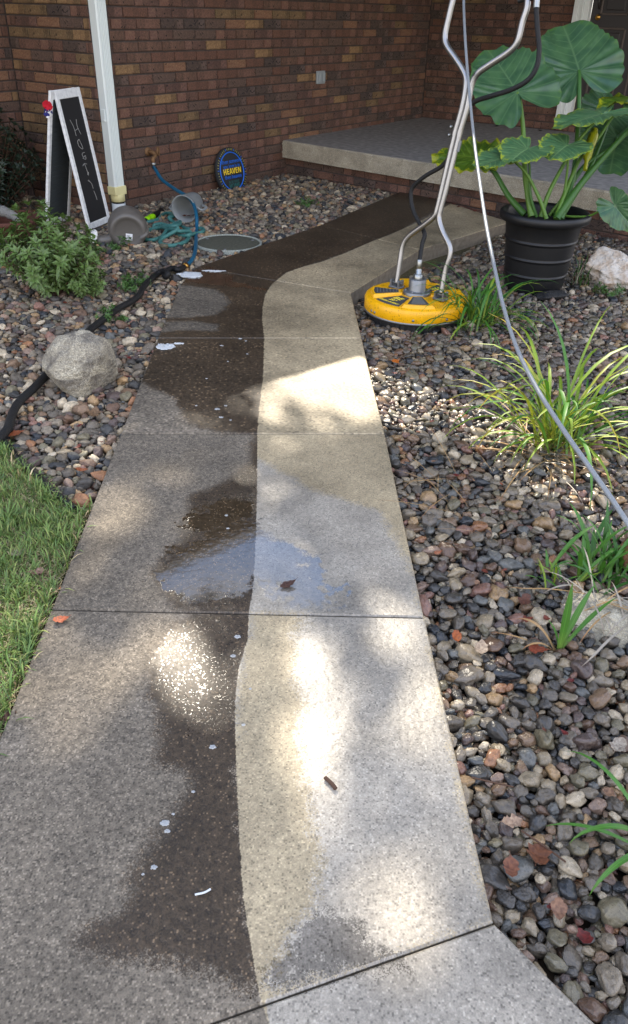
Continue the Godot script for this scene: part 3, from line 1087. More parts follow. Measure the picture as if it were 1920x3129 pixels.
func build_roof(house: Node3D, eave: float) -> void:
	# the eaves stand where their shadow falls on the path and the stones
	var shift := sun_to * (eave / sun_to.y)
	var v := flat2(gp(1088, 1064) + shift)
	var l := (flat2(gp(787, 1149)) - flat2(gp(1088, 1064))).normalized()
	var r := (flat2(gp(1905, 1371)) - flat2(gp(1088, 1064))).normalized()
	var poly := PackedVector2Array([v, v + r * 3.6, v + r * 3.6 + Vector2(3.2, -4.2), Vector2(2.2, -15.5), Vector2(-6.5, -15.0), v + l * 5.2 + Vector2(-3.0, -5.0), v + l * 5.2])
	part("roof", prism(poly, eave, eave + 0.1), M.soffit, house)
	var ridge := Vector3(-0.6, eave + 1.5, -12.0)
	var st := mb(false)
	for i in poly.size():
		var a := poly[i]
		var b := poly[(i + 1) % poly.size()]
		tri(st, Vector3(a.x, eave + 0.104, a.y), Vector3(b.x, eave + 0.104, b.y), ridge)
	part("roof_slope", done(st), M.shingle, house)

func build_porch() -> void:
	var porch := thing("porch", "raised grey concrete porch slab on a low brick base before the door", "porch")
	var p0 := flat2(gp(855, 428, 0.29))
	var p1 := flat2(gp(1920, 594, 0.29))
	var d := (p1 - p0).normalized()
	var far_right := p0 + d * 5.2
	var kc := flat2(corner_cd)
	var kd := kc + flat2(wall_out) * 4.6
	var back := flat2(wall_dir) * 0.004
	var poly := PackedVector2Array([p0 + flat2(wall_out) * 0.003, far_right, kd - back, kc - back + flat2(wall_out) * 0.003])
	part("slab", prism(poly, 0.135, 0.2895, 0.012), M.porch_edge, porch)
	var top := Geometry2D.offset_polygon(poly, -0.016, Geometry2D.JOIN_MITER)
	if top.is_empty() or top[0].size() != 4:
		top = [poly]
	part("slab_top", prism(top[0], 0.27, 0.2925), M.porch, porch)
	# brick base, set back under the slab
	var dd := Vector3(d.x, 0, d.y)
	var out := dd.cross(Vector3.UP).normalized()
	var s := Vector3(p0.x, 0, p0.y) - out * 0.06
	var base := mortar_wall("base", porch, s, dd, 5.0, -0.16, 0.134)
	var keep := bricks
	bricks = []
	brick_wall(base, s, dd, 5.0, 0.134 - COURSE * 4, 0.132, 0.12, 0.12)
	lay_bricks(porch, bricks, 80)
	bricks = keep
# ---------- things on the left ----------
func text_part(called: String, words: String, height: float, xf: Transform3D, mat: Material, parent: Node, bold := false) -> MeshInstance3D:
	var t := TextMesh.new()
	var f := SystemFont.new()
	f.font_names = PackedStringArray(["Droid Sans"])
	if bold: f.font_weight = 700
	t.font = f
	t.text = words
	t.font_size = 48
	t.pixel_size = height / 48.0
	t.depth = 0.0012
	t.curve_step = 2.0
	return part(called, t, mat, parent, xf)

func build_easel() -> void:
	var bl := gp(273.5, 714, GRAVEL_Y); var br := gp(338.9, 685.6, GRAVEL_Y)
	var across := (br - bl)
	var back := (bl - across.normalized() * 0.0 + Vector3(-0.34, 0, -0.045))
	var hinge_l := Vector3((bl.x + back.x) / 2 + 0.035, 0.895, (bl.z + back.z) / 2)
	var t := thing("sandwich_board", "white framed folding chalkboard standing open beside the downspout", "sign", (bl + back) / 2)
	var inv := t.transform.affine_inverse()
	for side in 2:
		var foot: Vector3 = bl if side == 0 else back
		var x := across.normalized()
		var up := (hinge_l - foot)
		var ht := up.length()
		var b := frame_of(x, up)      # z out of the board
		var org := foot
		var outward := 1.0 if side == 0 else -1.0
		var xf := inv * Transform3D(b, org)
		var w := across.length()
		var th := 0.02
		var fw := 0.034
		# stiles and rails
		for e in [[Vector3(fw / 2, ht / 2, 0), Vector3(fw, ht, th)], [Vector3(w - fw / 2, ht / 2, 0), Vector3(fw, ht, th)], [Vector3(w / 2, 0.045, 0), Vector3(w - fw * 2 - 0.001, 0.045, th - 0.004)], [Vector3(w / 2, ht - 0.03, 0), Vector3(w - fw * 2 - 0.001, 0.058, th - 0.004)]]:
			var st := mb(false)
			add_box(st, xf * Transform3D(Basis.IDENTITY, e[0]), e[1], 0.003)
			part("stile" if e[1].y > 0.5 else "rail", done(st), M.easel, t)
		var st := mb(false)
		add_box(st, xf * Transform3D(Basis.IDENTITY, Vector3(w / 2, ht / 2 + 0.005, 0)), Vector3(w - fw * 2 + 0.004, ht - 0.12, 0.006))
		var board := part("chalkboard" if side == 0 else "letter_board", done(st), M.chalk_board if side == 0 else M.letter_board, t)
		if side == 1:
			for k in 23:      # grooved felt strips, seen from inside the fold
				st = mb(false)
				var yy := 0.09 + k * (ht - 0.19) / 23.0
				add_box(st, xf * Transform3D(Basis.IDENTITY, Vector3(w / 2, yy + 0.014, 0.0)), Vector3(w - fw * 2 - 0.004, (ht - 0.19) / 23.0 - 0.006, 0.0115), 0.002)
				part("strip", done(st), M.letter_board, board)
		else:
			# chalk letters, drawn from the board's top down; u across 0..1, v down 0..1
			var strokes := [
				[[0.28, 0.16], [0.38, 0.22], [0.40, 0.29]], [[0.60, 0.165], [0.57, 0.22], [0.66, 0.285]], [[0.42, 0.247], [0.60, 0.237]],
				[[0.50, 0.32], [0.40, 0.335], [0.42, 0.375], [0.56, 0.40], [0.58, 0.38], [0.50, 0.32]],
				[[0.62, 0.43], [0.48, 0.435], [0.50, 0.465], [0.62, 0.455], [0.60, 0.485], [0.46, 0.47]],
				[[0.36, 0.53], [0.48, 0.515], [0.60, 0.525]], [[0.48, 0.515], [0.54, 0.61], [0.50, 0.60]], [[0.54, 0.61], [0.58, 0.59]],
				[[0.48, 0.65], [0.54, 0.67], [0.60, 0.69], [0.62, 0.73]], [[0.44, 0.655], [0.54, 0.67]],
				[[0.62, 0.75], [0.66, 0.79], [0.68, 0.83]]]
			for s in strokes:
				var pts := []
				for q in s:
					pts.append(xf * Vector3(fw + q[0] * (w - fw * 2), ht - 0.06 - q[1] * (ht - 0.12), 0.0042))
				st = mb()
				add_tube(st, spline(pts, 4), 0.0021, 5)
				part("chalk_stroke", done(st), M.chalk, board)
		var _o := outward
	# rosette tied to the far board
	var bow_at := dp(146, 333, to_px(hinge_l).z + 0.02)
	var bow := thing("ribbon_bow", "red white and blue ribbon rosette tied to the folding chalkboard", "ribbon", bow_at)
	for k in 3:
		var st := mb()
		for i in 26:
			var a := TAU * i / 26.0 + k
			var dir := Vector3(cos(a) * 0.6, sin(a), rng.randf_range(-0.5, 0.5)).normalized()
			var c := Vector3(0, [0.022, -0.022, -0.03][k], 0)
			var rr: float = [0.034, 0.03, 0.026][k] * rng.randf_range(0.7, 1.1)
			var s := dir.cross(Vector3.FORWARD).normalized() * 0.007
			quad(st, c - s, c + s, c + dir * rr + s * 1.3, c + dir * rr - s * 1.3)
		part("ribbon", done(st), [M.red_cloth, M.blue_cloth, M.white_cloth][k], bow)

func build_watering_can() -> void:
	var c := gp(388, 756, GRAVEL_Y) + Vector3(0.0, 0.112, -0.08)
	var t := thing("watering_can", "grey plastic watering can lying on its side with round base outward", "watering can", Vector3(c.x, GRAVEL_Y, c.z))
	var ax := (Vector3(-0.22, 0.10, -1.0)).normalized()      # from base towards top, away from the camera
	var xf := Transform3D(basis_from(ax, Vector3.UP), c - t.position - ax * 0.02)
	part("body", lathe_mesh([Vector2(0, -0.052), Vector2(0.075, -0.052), Vector2(0.088, -0.058), Vector2(0.098, -0.066), Vector2(0.112, -0.066), Vector2(0.126, -0.045), Vector2(0.136, 0.0), Vector2(0.138, 0.05), Vector2(0.13, 0.11), Vector2(0.115, 0.15), Vector2(0.085, 0.165), Vector2(0.08, 0.20), Vector2(0.07, 0.20), Vector2(0.07, 0.16), Vector2(0, 0.12)], 40, xf), M.can, t)
	var lpx := func(x: float, y: float, d: float) -> Vector3: return dp(x, y, d) - t.position
	var dz := to_px(c).z
	var s0: Vector3 = lpx.call(372, 722, dz + 0.03)
	var s1: Vector3 = lpx.call(318, 735, dz - 0.02)
	var s2: Vector3 = lpx.call(300, 731, dz - 0.03)
	var s3: Vector3 = lpx.call(288, 724, dz - 0.04)
	var st := mb()
	var sp := spline([s0, s1, s2, s3], 6)
	var rad := []
	for i in sp.size(): rad.append(lerpf(0.052, 0.019, pow(float(i) / (sp.size() - 1), 0.6)))
	rad[-1] = 0.03; rad[-2] = 0.026; rad[-3] = 0.021
	add_tube(st, sp, rad, 18)
	part("spout", done(st), M.can, t)
	var rd := (s3 - s2).normalized() + Vector3(0.25, -0.1, 0.5)
	part("rose", lathe_mesh([Vector2(0.028, -0.012), Vector2(0.046, 0.002), Vector2(0.05, 0.006), Vector2(0.048, 0.014), Vector2(0.03, 0.02), Vector2(0, 0.022)], 24, Transform3D(basis_from(rd), s3)), M.can_white, t)
	st = mb()
	var h0: Vector3 = lpx.call(432, 690, dz + 0.08)
	var h1: Vector3 = lpx.call(449, 700, dz + 0.02)
	var h2: Vector3 = lpx.call(446, 716, dz - 0.02)
	var h3: Vector3 = lpx.call(430, 728, dz - 0.02)
	add_tube(st, spline([h0, h1, h2, h3], 6), 0.016, 10)
	part("handle", done(st), M.can, t)
	st = mb(false)
	var sx := Transform3D(basis_from(-ax, Vector3.UP), xf * Vector3.ZERO) * Transform3D(Basis(Vector3.UP, 0.12), Vector3.ZERO)
	var lc: Vector3 = pl(395, 724, t.position + xf * Vector3(0, -0.0535, 0), ax) - t.position
	var ub := xf.basis
	var lb := Basis(Vector3.RIGHT - ax * ax.x, Vector3.UP - ax * ax.y, -ax).orthonormalized().rotated(ax, 0.16)
	add_box(st, Transform3D(lb, lc), Vector3(0.046, 0.044, 0.0014))
	var lab := part("sticker", done(st), M.sticker, t)
	for k in 6:      # rows of small print
		st = mb(false)
		add_box(st, Transform3D(lb, lc) * Transform3D(Basis.IDENTITY, Vector3(-0.008 + (k % 2) * 0.004, -0.012 + k * 0.0045, 0.0012)), Vector3(0.014 + (k % 3) * 0.004, 0.0016, 0.0006))
		part("print_line", done(st), M.print_grey, lab)
	var _u := [sx, ub]

func build_pail() -> void:
	var mouth := gp(564, 690, GRAVEL_Y) + Vector3(0.0, 0.118, -0.03)
	var ax := Vector3(0.30, 0.10, -1.0).normalized()
	var t := thing("plastic_pail", "cloudy white plastic pail lying on its side with leaves inside", "pail", Vector3(mouth.x, GRAVEL_Y, mouth.z))
	var xf := Transform3D(basis_from(ax, Vector3.UP), mouth - t.position)
	var prof := []
	for p in [[0.0, 0.222], [0.082, 0.22], [0.087, 0.214], [0.105, 0.08], [0.112, 0.01], [0.12, 0.002], [0.121, -0.002], [0.11, 0.0], [0.103, 0.08], [0.085, 0.21], [0.0, 0.216]]: prof.append(Vector2(p[0], p[1]) * 0.88)
	part("pail_wall", lathe_mesh(prof, 36, xf), M.pail, t)
	var st := mb()
	var e := xf.basis
	var lx := (Vector3.LEFT - ax * ax.dot(Vector3.LEFT)).normalized()
	var ly := ax.cross(lx).normalized()
	for s in [-1.0, 1.0]:
		var o: Vector3 = xf.origin
		tri(st, o + lx * 0.098 + ly * 0.035 * s, o + lx * 0.128 - ax * 0.004, o + lx * 0.098 + ax * 0.05)
	part("pouring_lip", done(st), M.pail, t)
	st = mb()
	var rx := -lx
	add_tube(st, spline([xf.origin + rx * 0.1 + ax * 0.02 + ly * 0.02, xf.origin + rx * 0.14 + ax * 0.03, xf.origin + rx * 0.145 + ax * 0.1, xf.origin + rx * 0.088 + ax * 0.14], 6), 0.01, 8)
	part("handle", done(st), M.pail, t)
	for k in 3:
		var p := t.position + xf * Vector3(0, 0.06 + 0.02 * k, 0) + lx * (0.03 - 0.03 * k) - Vector3.UP * 0.078
		leaf_thing(p, 0.042, "brown dead leaf lying inside the white plastic pail", "leaves in the pail", Color(0.45, 0.22, 0.12), 900 + k)
	var _e := e

func build_coiled_hose() -> void:
	var o := Vector2(430, 440)
	var s := 1.0 / 3.78
	var raw := [[55, 905, 0], [120, 895, 0], [200, 872, 0], [260, 815, 0], [330, 800, 0], [385, 830, 1], [330, 850, 1], [370, 895, 0], [430, 935, 0], [560, 985, 0], [660, 975, 0], [722, 985, 0], [715, 1015, 0], [640, 1035, 0], [560, 1052, 1], [470, 1062, 0], [400, 1035, 0], [330, 1000, 1], [240, 960, 1], [170, 975, 0], [160, 940, 1], [240, 925, 1], [330, 945, 1], [420, 915, 1], [455, 900, 1], [440, 930, 2], [380, 950, 2], [250, 962, 1], [130, 985, 0], [40, 1030, 0], [20, 1070, 0], [70, 1105, 0], [160, 1105, 0], [250, 1070, 0], [300, 1005, 1], [360, 985, 2], [450, 1005, 2], [560, 1010, 1], [575, 1050, 0], [530, 1120, 0], [440, 1160, 0], [330, 1175, 0], [240, 1155, 0], [235, 1105, 0], [320, 1050, 1], [400, 1005, 2], [435, 965, 3]]
	var pts := []
	for q in raw: pts.append(gp(o.x + q[0] * s, o.y + q[1] * s, GRAVEL_Y + 0.024 + 0.019 * q[2]))
	var t := thing("coiled_hose", "loosely coiled ribbed teal garden hose on the stones", "hose")
	part("hose", tube_mesh(spline(pts, 14), 0.0145, 9, 0.07, 0.0105), M.teal, t)
	var a := gp(430 + 10 * s, 440 + 915 * s, GRAVEL_Y + 0.03)
	var b := gp(430 + 60 * s, 440 + 885 * s, GRAVEL_Y + 0.03)
	var c := gp(430 + 145 * s, 440 + 840 * s, GRAVEL_Y + 0.03)
	var d := gp(430 + 240 * s, 440 + 772 * s, GRAVEL_Y + 0.03)
	var n := thing("hose_nozzle", "lime green and black plastic hose nozzle beside the coiled hose", "nozzle", Vector3(b.x, GRAVEL_Y, b.z))
	var p := n.position
	part("collar", tube_mesh(PackedVector3Array([a - p, a.lerp(b, 0.5) - p, b - p]), [0.014, 0.02, 0.02], 14), M.black_rubber, n)
	part("grip", tube_mesh(PackedVector3Array([b - p, b.lerp(c, 0.12) - p, b.lerp(c, 0.45) - p, b.lerp(c, 0.5) - p, b.lerp(c, 0.55) - p, c - p]), [0.02, 0.026, 0.026, 0.022, 0.027, 0.024], 16), M.lime, n)
	part("tip", tube_mesh(PackedVector3Array([c - p, c.lerp(d, 0.2) - p, c.lerp(d, 0.8) - p, d - p]), [0.021, 0.024, 0.021, 0.026], 14), M.black_rubber, n)

func build_hoses() -> void:
	# blue supply hose from the faucet, its lower half on the stones
	var q := on_wall(469, 497, 0.10)
	var g0 := GRAVEL_Y + 0.025
	var d0 := to_px(q).z
	var d1 := to_px(gp(601, 705, g0)).z
	var pts := [q - Vector3.UP * 0.03]
	for e in [[478, 522, 0.05], [492, 545, 0.12], [512, 562, 0.22], [545, 584, 0.42], [575, 602, 0.6], [592, 625, 0.75], [601, 660, 0.9]]:
		pts.append(dp(e[0], e[1], lerpf(d0, d1, e[2])))
	for e in [[601, 705], [599, 745], [594, 780], [583, 800], [566, 814]]: pts.append(gp(e[0], e[1], g0))
	var t := thing("blue_hose", "blue rubber hose hanging from the brass wall faucet", "hose")
	part("hose", tube_mesh(spline(pts, 10), 0.0135, 12), M.blue_hose, t)
	var f: Vector3 = pts[-1]
	var fd: Vector3 = (pts[-1] - pts[-2]).normalized()
	part("coupling", tube_mesh(PackedVector3Array([f - fd * 0.02, f - fd * 0.018, f + fd * 0.012, f + fd * 0.013, f + fd * 0.04]), [0.015, 0.022, 0.022, 0.017, 0.017], 14), M.brass, t)
	var k := thing("soaker_hose", "black rubber hose winding over the stones behind the grey boulder", "hose")
	var bp := [f + fd * 0.02]
	for e in [[545, 824, 0], [528, 820, 0], [508, 828, 0], [503, 838, 0], [507, 846, 0], [513, 836, 1], [500, 828, 1], [480, 838, 0], [455, 858, 0], [437, 880, 0], [424, 904, 0], [395, 925, 0], [362, 942, 0], [330, 965, 0], [295, 992, 0], [258, 1024, 0], [215, 1070, 0], [180, 1105, 0], [148, 1140, 0], [105, 1185, 0], [65, 1222, 0], [45, 1250, 0], [33, 1280, 0], [20, 1316, 0], [-30, 1360, 0], [-110, 1380, 0]]:
		bp.append(gp(e[0], e[1], g0 + 0.022 + 0.02 * e[2]))
	part("hose", tube_mesh(spline(bp, 9), 0.0175, 12), M.black_hose, k)
	# black roll-top edging between lawn and stones
	var ed := thing("lawn_edging", "black plastic roll top edging between the lawn and the stones", "edging")
	var ep := []
	for e in [[-160, 1260], [-60, 1300], [14, 1350], [60, 1402], [130, 1468], [190, 1522], [232, 1556]]: ep.append(gp(e[0], e[1], -0.008))
	part("roll_top", tube_mesh(spline(ep, 8), 0.0125, 12), M.edging, ed)
	var st := mb()
	var sp := spline(ep, 8)
	for i in sp.size() - 1:
		quad(st, sp[i], sp[i + 1], sp[i + 1] - Vector3.UP * 0.09, sp[i] - Vector3.UP * 0.09)
	part("skirt", done(st), M.edging, ed)

func build_lid() -> void:
	var c := (gp(600, 735, -0.01) + gp(797, 738, -0.01)) / 2
	c.y = 0
	c.z = (gp(692, 767, 0).z + gp(702, 703, 0).z) / 2
	var t := thing("access_cover", "round grey green access cover with worn white rim among the stones", "cover", Vector3(c.x, GRAVEL_Y, c.z))
	part("rim", lathe_mesh([Vector2(0.24, -0.06), Vector2(0.24, 0.024), Vector2(0.237, 0.029), Vector2(0.227, 0.029), Vector2(0.224, 0.025), Vector2(0.223, 0.02)], 56), M.lid_rim, t)
	part("plate", lathe_mesh([Vector2(0.224, 0.0), Vector2(0.224, 0.020), Vector2(0.218, 0.023), Vector2(0.12, 0.025), Vector2(0, 0.026)], 48), M.lid, t)
	for k in 3:
		var a := TAU * k / 3.0 - 0.5
		part("screw", lathe_mesh([Vector2(0.012, 0.022), Vector2(0.012, 0.027), Vector2(0, 0.028)], 10, Transform3D(Basis.IDENTITY, Vector3(cos(a) * 0.19, 0, sin(a) * 0.19))), M.grey_metal, t)

func build_plaque() -> void:
	var c := on_wall(706, 524, 0.075)
	var up := (Vector3.UP - wall_out * 0.20).normalized()
	var z := (wall_out + Vector3.UP * 0.20).normalized()
	var x := up.cross(z).normalized()
	var b := Basis(x, up, z)
	var t := thing("memorial_stone", "round dark plaque with blue ring and painted words leaning on bricks", "plaque", c)
	var rad := 0.205
	part("stone", lathe_mesh([Vector2(0, -0.025), Vector2(rad - 0.008, -0.025), Vector2(rad, -0.017), Vector2(rad, 0.008), Vector2(rad - 0.01, 0.016), Vector2(0, 0.016)], 48, Transform3D(b * Basis(Vector3.RIGHT, PI / 2), Vector3.ZERO)), M.plaque, t)
	var st := mb()
	var ring := PackedVector3Array()
	for i in 65: ring.append(b * Vector3(cos(TAU * i / 64.0) * 0.162, sin(TAU * i / 64.0) * 0.162, 0.017))
	add_tube(st, ring, 0.0052, 6, false)
	part("blue_ring", done(st), M.paint_blue, t)
	for i in 52:
		var a := TAU * i / 52.0
		st = mb(false)
		add_box(st, Transform3D(b, b * Vector3(cos(a) * 0.188, sin(a) * 0.188, 0.017)) * Transform3D(Basis(Vector3.BACK, a), Vector3.ZERO), Vector3(0.017, 0.0042, 0.003))
		part("painted_dash", done(st), M.paint_gold if i % 5 else M.paint_blue, t)
	var lines := [["When someone", 0.085, 0.043, M.paint_blue, false], ["you love is in", 0.045, 0.04, M.paint_blue, false], ["HEAVEN", 0.002, 0.066, M.paint_yellow, true], ["then heaven", -0.045, 0.043, M.paint_blue, false], ["is in your", -0.085, 0.036, M.paint_green, false], ["HOME", -0.122, 0.052, M.paint_green, true]]
	for l in lines:
		text_part("lettering", l[0], l[2], Transform3D(b, b * Vector3(0.004, l[1], 0.0172)), l[3], t, l[4])

func build_rocks() -> void:
	var t := thing("boulder", "rounded speckled grey granite boulder on stones beside the path", "boulder", gp(255, 1200, GRAVEL_Y))
	part("stone", rock_mesh(1047, 5, Vector3(0.158, 0.15, 0.15), 0.22, 0.8, 8, 0.035), M.granite, t, Transform3D(Basis(Vector3.UP, 0.6), Vector3(0, 0.105, -0.02)))
	var w := thing("white_boulder", "rough white quartz boulder beyond the black flowerpot", "boulder", gp(1885, 880, GRAVEL_Y))
	part("stone", rock_mesh(1052, 5, Vector3(0.20, 0.135, 0.17), 0.3, 0.9, 10, 0.06), M.quartz, w, Transform3D(Basis(Vector3.UP, 0.2), Vector3(0, 0.095, -0.04)))
	var b := thing("brown_boulder", "reddish brown boulder behind the lily leaves at stone edge", "boulder", gp(1935, 1745, GRAVEL_Y))
	part("stone", rock_mesh(1063, 5, Vector3(0.085, 0.085, 0.085), 0.25, 0.9, 6, 0.03), M.brown_rock, b, Transform3D(Basis(Vector3.UP, 0.2), Vector3(0.01, 0.065, 0)))
	var f := thing("flagstone", "flat pale grey flagstone half buried below the lily leaves", "flagstone", gp(1850, 1900, GRAVEL_Y))
	part("stone", rock_mesh(1074, 5, Vector3(0.16, 0.045, 0.115), 0.3, 1.0, 12, 0.05), M.flagstone, f, Transform3D(Basis(Vector3.UP, -0.55), Vector3(0.012, 0.018, 0)))
	var r := thing("river_rock", "large flat dark slate rock lying before the black flowerpot", "rock", gp(1690, 918, GRAVEL_Y))
	part("stone", rock_mesh(1085, 3, Vector3(0.13, 0.035, 0.06), 0.3, 1.0, 8, 0.05), M.black_hose, r, Transform3D(Basis(Vector3.UP, 0.25), Vector3(0, 0.025, 0)))
	# clay bowl with a weathered log across it, by the dark shrub
	var bp := gp(28, 728, GRAVEL_Y)
	var bowl := thing("clay_bowl", "red brown clay bowl half hidden behind the leafy shrub", "bowl", bp)
	part("bowl", lathe_mesh([Vector2(0.13, 0), Vector2(0.19, 0.06), Vector2(0.225, 0.12), Vector2(0.232, 0.125), Vector2(0.232, 0.15), Vector2(0.222, 0.152), Vector2(0.215, 0.125), Vector2(0.12, 0.02), Vector2(0, 0.02)], 32), M.terracotta, bowl)
	var lg := thing("weathered_log", "bent grey weathered log lying across the clay bowl", "log", bp)
	var lp := []
	for e in [[-90, 655], [-30, 640], [10, 646], [45, 662], [78, 690]]: lp.append(dp(e[0], e[1], to_px(bp).z - 0.05) - bp)
	var sp := spline(lp, 6)
	var rad := []
	for i in sp.size(): rad.append(lerpf(0.048, 0.026, float(i) / sp.size()) * (1.0 + 0.1 * sin(i * 1.7)))
	part("log", tube_mesh(sp, rad, 12), M.driftwood, lg)

# ---------- the surface cleaner ----------
func build_cleaner() -> void:
	var c := Vector3(0.535, GRAVEL_Y + 0.005, -4.315)
	var t := thing("surface_cleaner", "round yellow pressure washer surface cleaner with forked steel handle", "surface cleaner", c)
	var R := 0.285
	var part_l := func(called: String, st: SurfaceTool, m: Material, par: Node) -> MeshInstance3D: return part(called, done(st), m, par)
	# brush skirt: rows of bristles round the rim
	var st := mb()
	for i in 180:
		var a := TAU * i / 180.0
		var d := Vector3(cos(a), 0, sin(a))
		var s := Vector3(-sin(a), 0, cos(a)) * 0.0055
		var lean := rng.randf_range(-0.006, 0.008)
		var b0 := d * (R - 0.012)
		var b1 := d * (R - 0.006 + lean)
		quad(st, b1 - s + Vector3.UP * rng.randf_range(-0.004, 0.004), b1 + s, b0 + s + Vector3.UP * 0.052, b0 - s + Vector3.UP * 0.052)
	part_l.call("brush_skirt", st, M.brush, t)
	part("brush_band", lathe_mesh([Vector2(R - 0.02, 0.012), Vector2(R - 0.012, 0.05), Vector2(R - 0.04, 0.052)], 64), M.brush, t)
	part("trim_ring", lathe_mesh([Vector2(R - 0.004, 0.040), Vector2(R + 0.003, 0.041), Vector2(R + 0.003, 0.051), Vector2(R - 0.004, 0.052)], 72), M.alu, t)
	var y1 := 0.122
	var shell := part("shell", lathe_mesh([Vector2(R - 0.006, 0.044), Vector2(R, 0.052), Vector2(R, 0.100), Vector2(R - 0.004, 0.112), Vector2(R - 0.014, 0.1195), Vector2(R - 0.03, y1), Vector2(0.09, y1 + 0.004), Vector2(0, y1 + 0.004)], 80), M.yellow_shell, t)
	# raised wedges: sectors in the plan, angle measured from +x, 90 is away from the camera
	for w in [[267.0, 21.0, true], [178.0, 21.0, true], [90.0, 24.0, false], [350.0, 27.0, false]]:
		var s2 := mb(false)
		add_wedge(s2, w[0], w[1], 0.085, R - 0.028, y1 - 0.004, y1 + 0.017)
		part("raised_rib", done(s2), M.yellow_shell, shell)
		if w[2]:
			s2 = mb(false)
			add_wedge(s2, w[0], w[1] - 6.0, 0.10, R - 0.048, y1 + 0.0165, y1 + 0.0185)
			var dec := part("warning_label", done(s2), M.decal, shell)
			for k in 7:
				var rr := 0.112 + k * 0.0175
				s2 = mb(false)
				var a0: float = deg_to_rad(w[0])
				var wd: float = rr * tan(deg_to_rad(w[1] - 9.0)) * 1.7
				add_box(s2, Transform3D(Basis(Vector3.UP, a0 + PI / 2), Vector3(cos(a0) * rr, y1 + 0.0192, -sin(a0) * rr)), Vector3(wd, 0.0012, 0.0022))
				part("print_line", done(s2), M.decal_line, dec)
	for w in [[222.5, 20.0], [36.0, 19.0]]:
		var s2 := mb(false)
		add_wedge(s2, w[0], w[1], 0.092, R - 0.036, y1, y1 + 0.0055)
		var dec := part("name_label", done(s2), M.decal, shell)
		var a0: float = deg_to_rad(w[0])
		var out := Vector3(cos(a0), 0, -sin(a0))
		var side := Vector3.UP.cross(out).normalized()
		var fb := Basis(-side, -out, Vector3.UP) if out.z > 0 else Basis(-side, -out, Vector3.UP)
		if fb.determinant() < 0: fb = Basis(side, -out, Vector3.UP)
		for l in [["BE", 0.145, 0.052, true], ["20\"", 0.187, 0.032, true], ["WHIRL-A-WAY", 0.222, 0.021, true]]:
			text_part("lettering", l[0], l[2], Transform3D(fb, out * l[1] + Vector3.UP * (y1 + 0.0058)), M.decal_print, dec, l[3])
	# rivets on the side
	for a in [208.0, 214.0, 262.0, 300.0, 160.0, 330.0]:
		var r := deg_to_rad(a)
		var d := Vector3(cos(r), 0, -sin(r))
		part("rivet", lathe_mesh([Vector2(0.0075, -0.001), Vector2(0.007, 0.003), Vector2(0, 0.0045)], 10, Transform3D(basis_from(d), d * R + Vector3.UP * 0.068)), M.alu, shell)
	# swivel in the middle
	var yh := y1 + 0.004
	part("hub", lathe_mesh([Vector2(0.075, yh), Vector2(0.075, yh + 0.016), Vector2(0.070, yh + 0.02), Vector2(0.05, yh + 0.021), Vector2(0.047, yh + 0.026), Vector2(0.047, yh + 0.08), Vector2(0.043, yh + 0.085), Vector2(0.026, yh + 0.086)], 32), M.alu, t)
	for k in 6:
		var a := TAU * k / 6.0
		part("bolt", lathe_mesh([Vector2(0.007, yh + 0.02), Vector2(0.007, yh + 0.026), Vector2(0, yh + 0.026)], 6, Transform3D(Basis.IDENTITY, Vector3(cos(a) * 0.061, 0, sin(a) * 0.061))), M.grey_metal, t)
	var fit := part("fitting", lathe_mesh([Vector2(0.026, yh + 0.086), Vector2(0.026, yh + 0.107), Vector2(0.021, yh + 0.11), Vector2(0.017, yh + 0.112), Vector2(0.017, yh + 0.135), Vector2(0.012, yh + 0.138), Vector2(0.0145, yh + 0.142), Vector2(0.0145, yh + 0.185), Vector2(0.011, yh + 0.188)], 8), M.zinc, t)
	fit.name = "fitting"
	# forked handle, in a plane that leans back to the right
	var axis := Vector3(0.743, 0, 0.669)
	var lean_v := (Vector3.UP + Vector3(0.669, 0, -0.743) * 0.2).normalized()
	var n := axis.cross(lean_v).normalized()
	var hubp := c + Vector3.UP * 0.14
	var hp := func(x: float, y: float) -> Vector3: return pl(x, y, hubp, n) - c
	var a1 := deg_to_rad(138.0)
	var a2 := deg_to_rad(-42.0)
	for cl in [[a1, 1213.0, 862.0], [a2, 1349.0, 893.0]]:
		var p: Vector3 = hp.call(cl[1], cl[2])
		p.y = y1 + 0.012
		st = mb(false)
		for sgn in [-1.0, 1.0]:
			add_box(st, Transform3D(Basis(axis, Vector3.UP, axis.cross(Vector3.UP)), p + axis * 0.026 * sgn + Vector3.UP * 0.018), Vector3(0.011, 0.046, 0.056), 0.005)
		add_box(st, Transform3D(Basis(axis, Vector3.UP, axis.cross(Vector3.UP)), p), Vector3(0.075, 0.012, 0.056), 0.004)
		var cv := part("clevis", done(st), M.grey_metal, t)
		st = mb()
		add_tube(st, PackedVector3Array([p + axis * 0.04 + Vector3.UP * 0.022, p - axis * 0.04 + Vector3.UP * 0.022]), 0.008, 8)
		part("pin", done(st), M.alu, cv)
	var lower_l := [[1213, 862], [1222, 800], [1231, 752], [1250, 722], [1300, 685], [1328, 660], [1337, 635], [1350, 580], [1383, 440], [1412, 330]]
	var lower_r := [[1349, 893], [1360, 830], [1374, 785], [1374, 752], [1352, 705], [1342, 670], [1347, 640], [1363, 580], [1397, 440], [1426, 330]]
	for side in [lower_l, lower_r]:
		var pts := []
		for e in side: pts.append(hp.call(e[0], e[1]))
		part("lower_tube", tube_mesh(spline(pts, 6), 0.0145, 14), M.steel, t)
	var upper_l := [[1388, 415], [1412, 330], [1424, 262], [1421, 226], [1395, 182], [1366, 140], [1360, 108], [1372, 50], [1384, 0], [1394, -45], [1420, -75], [1460, -85]]
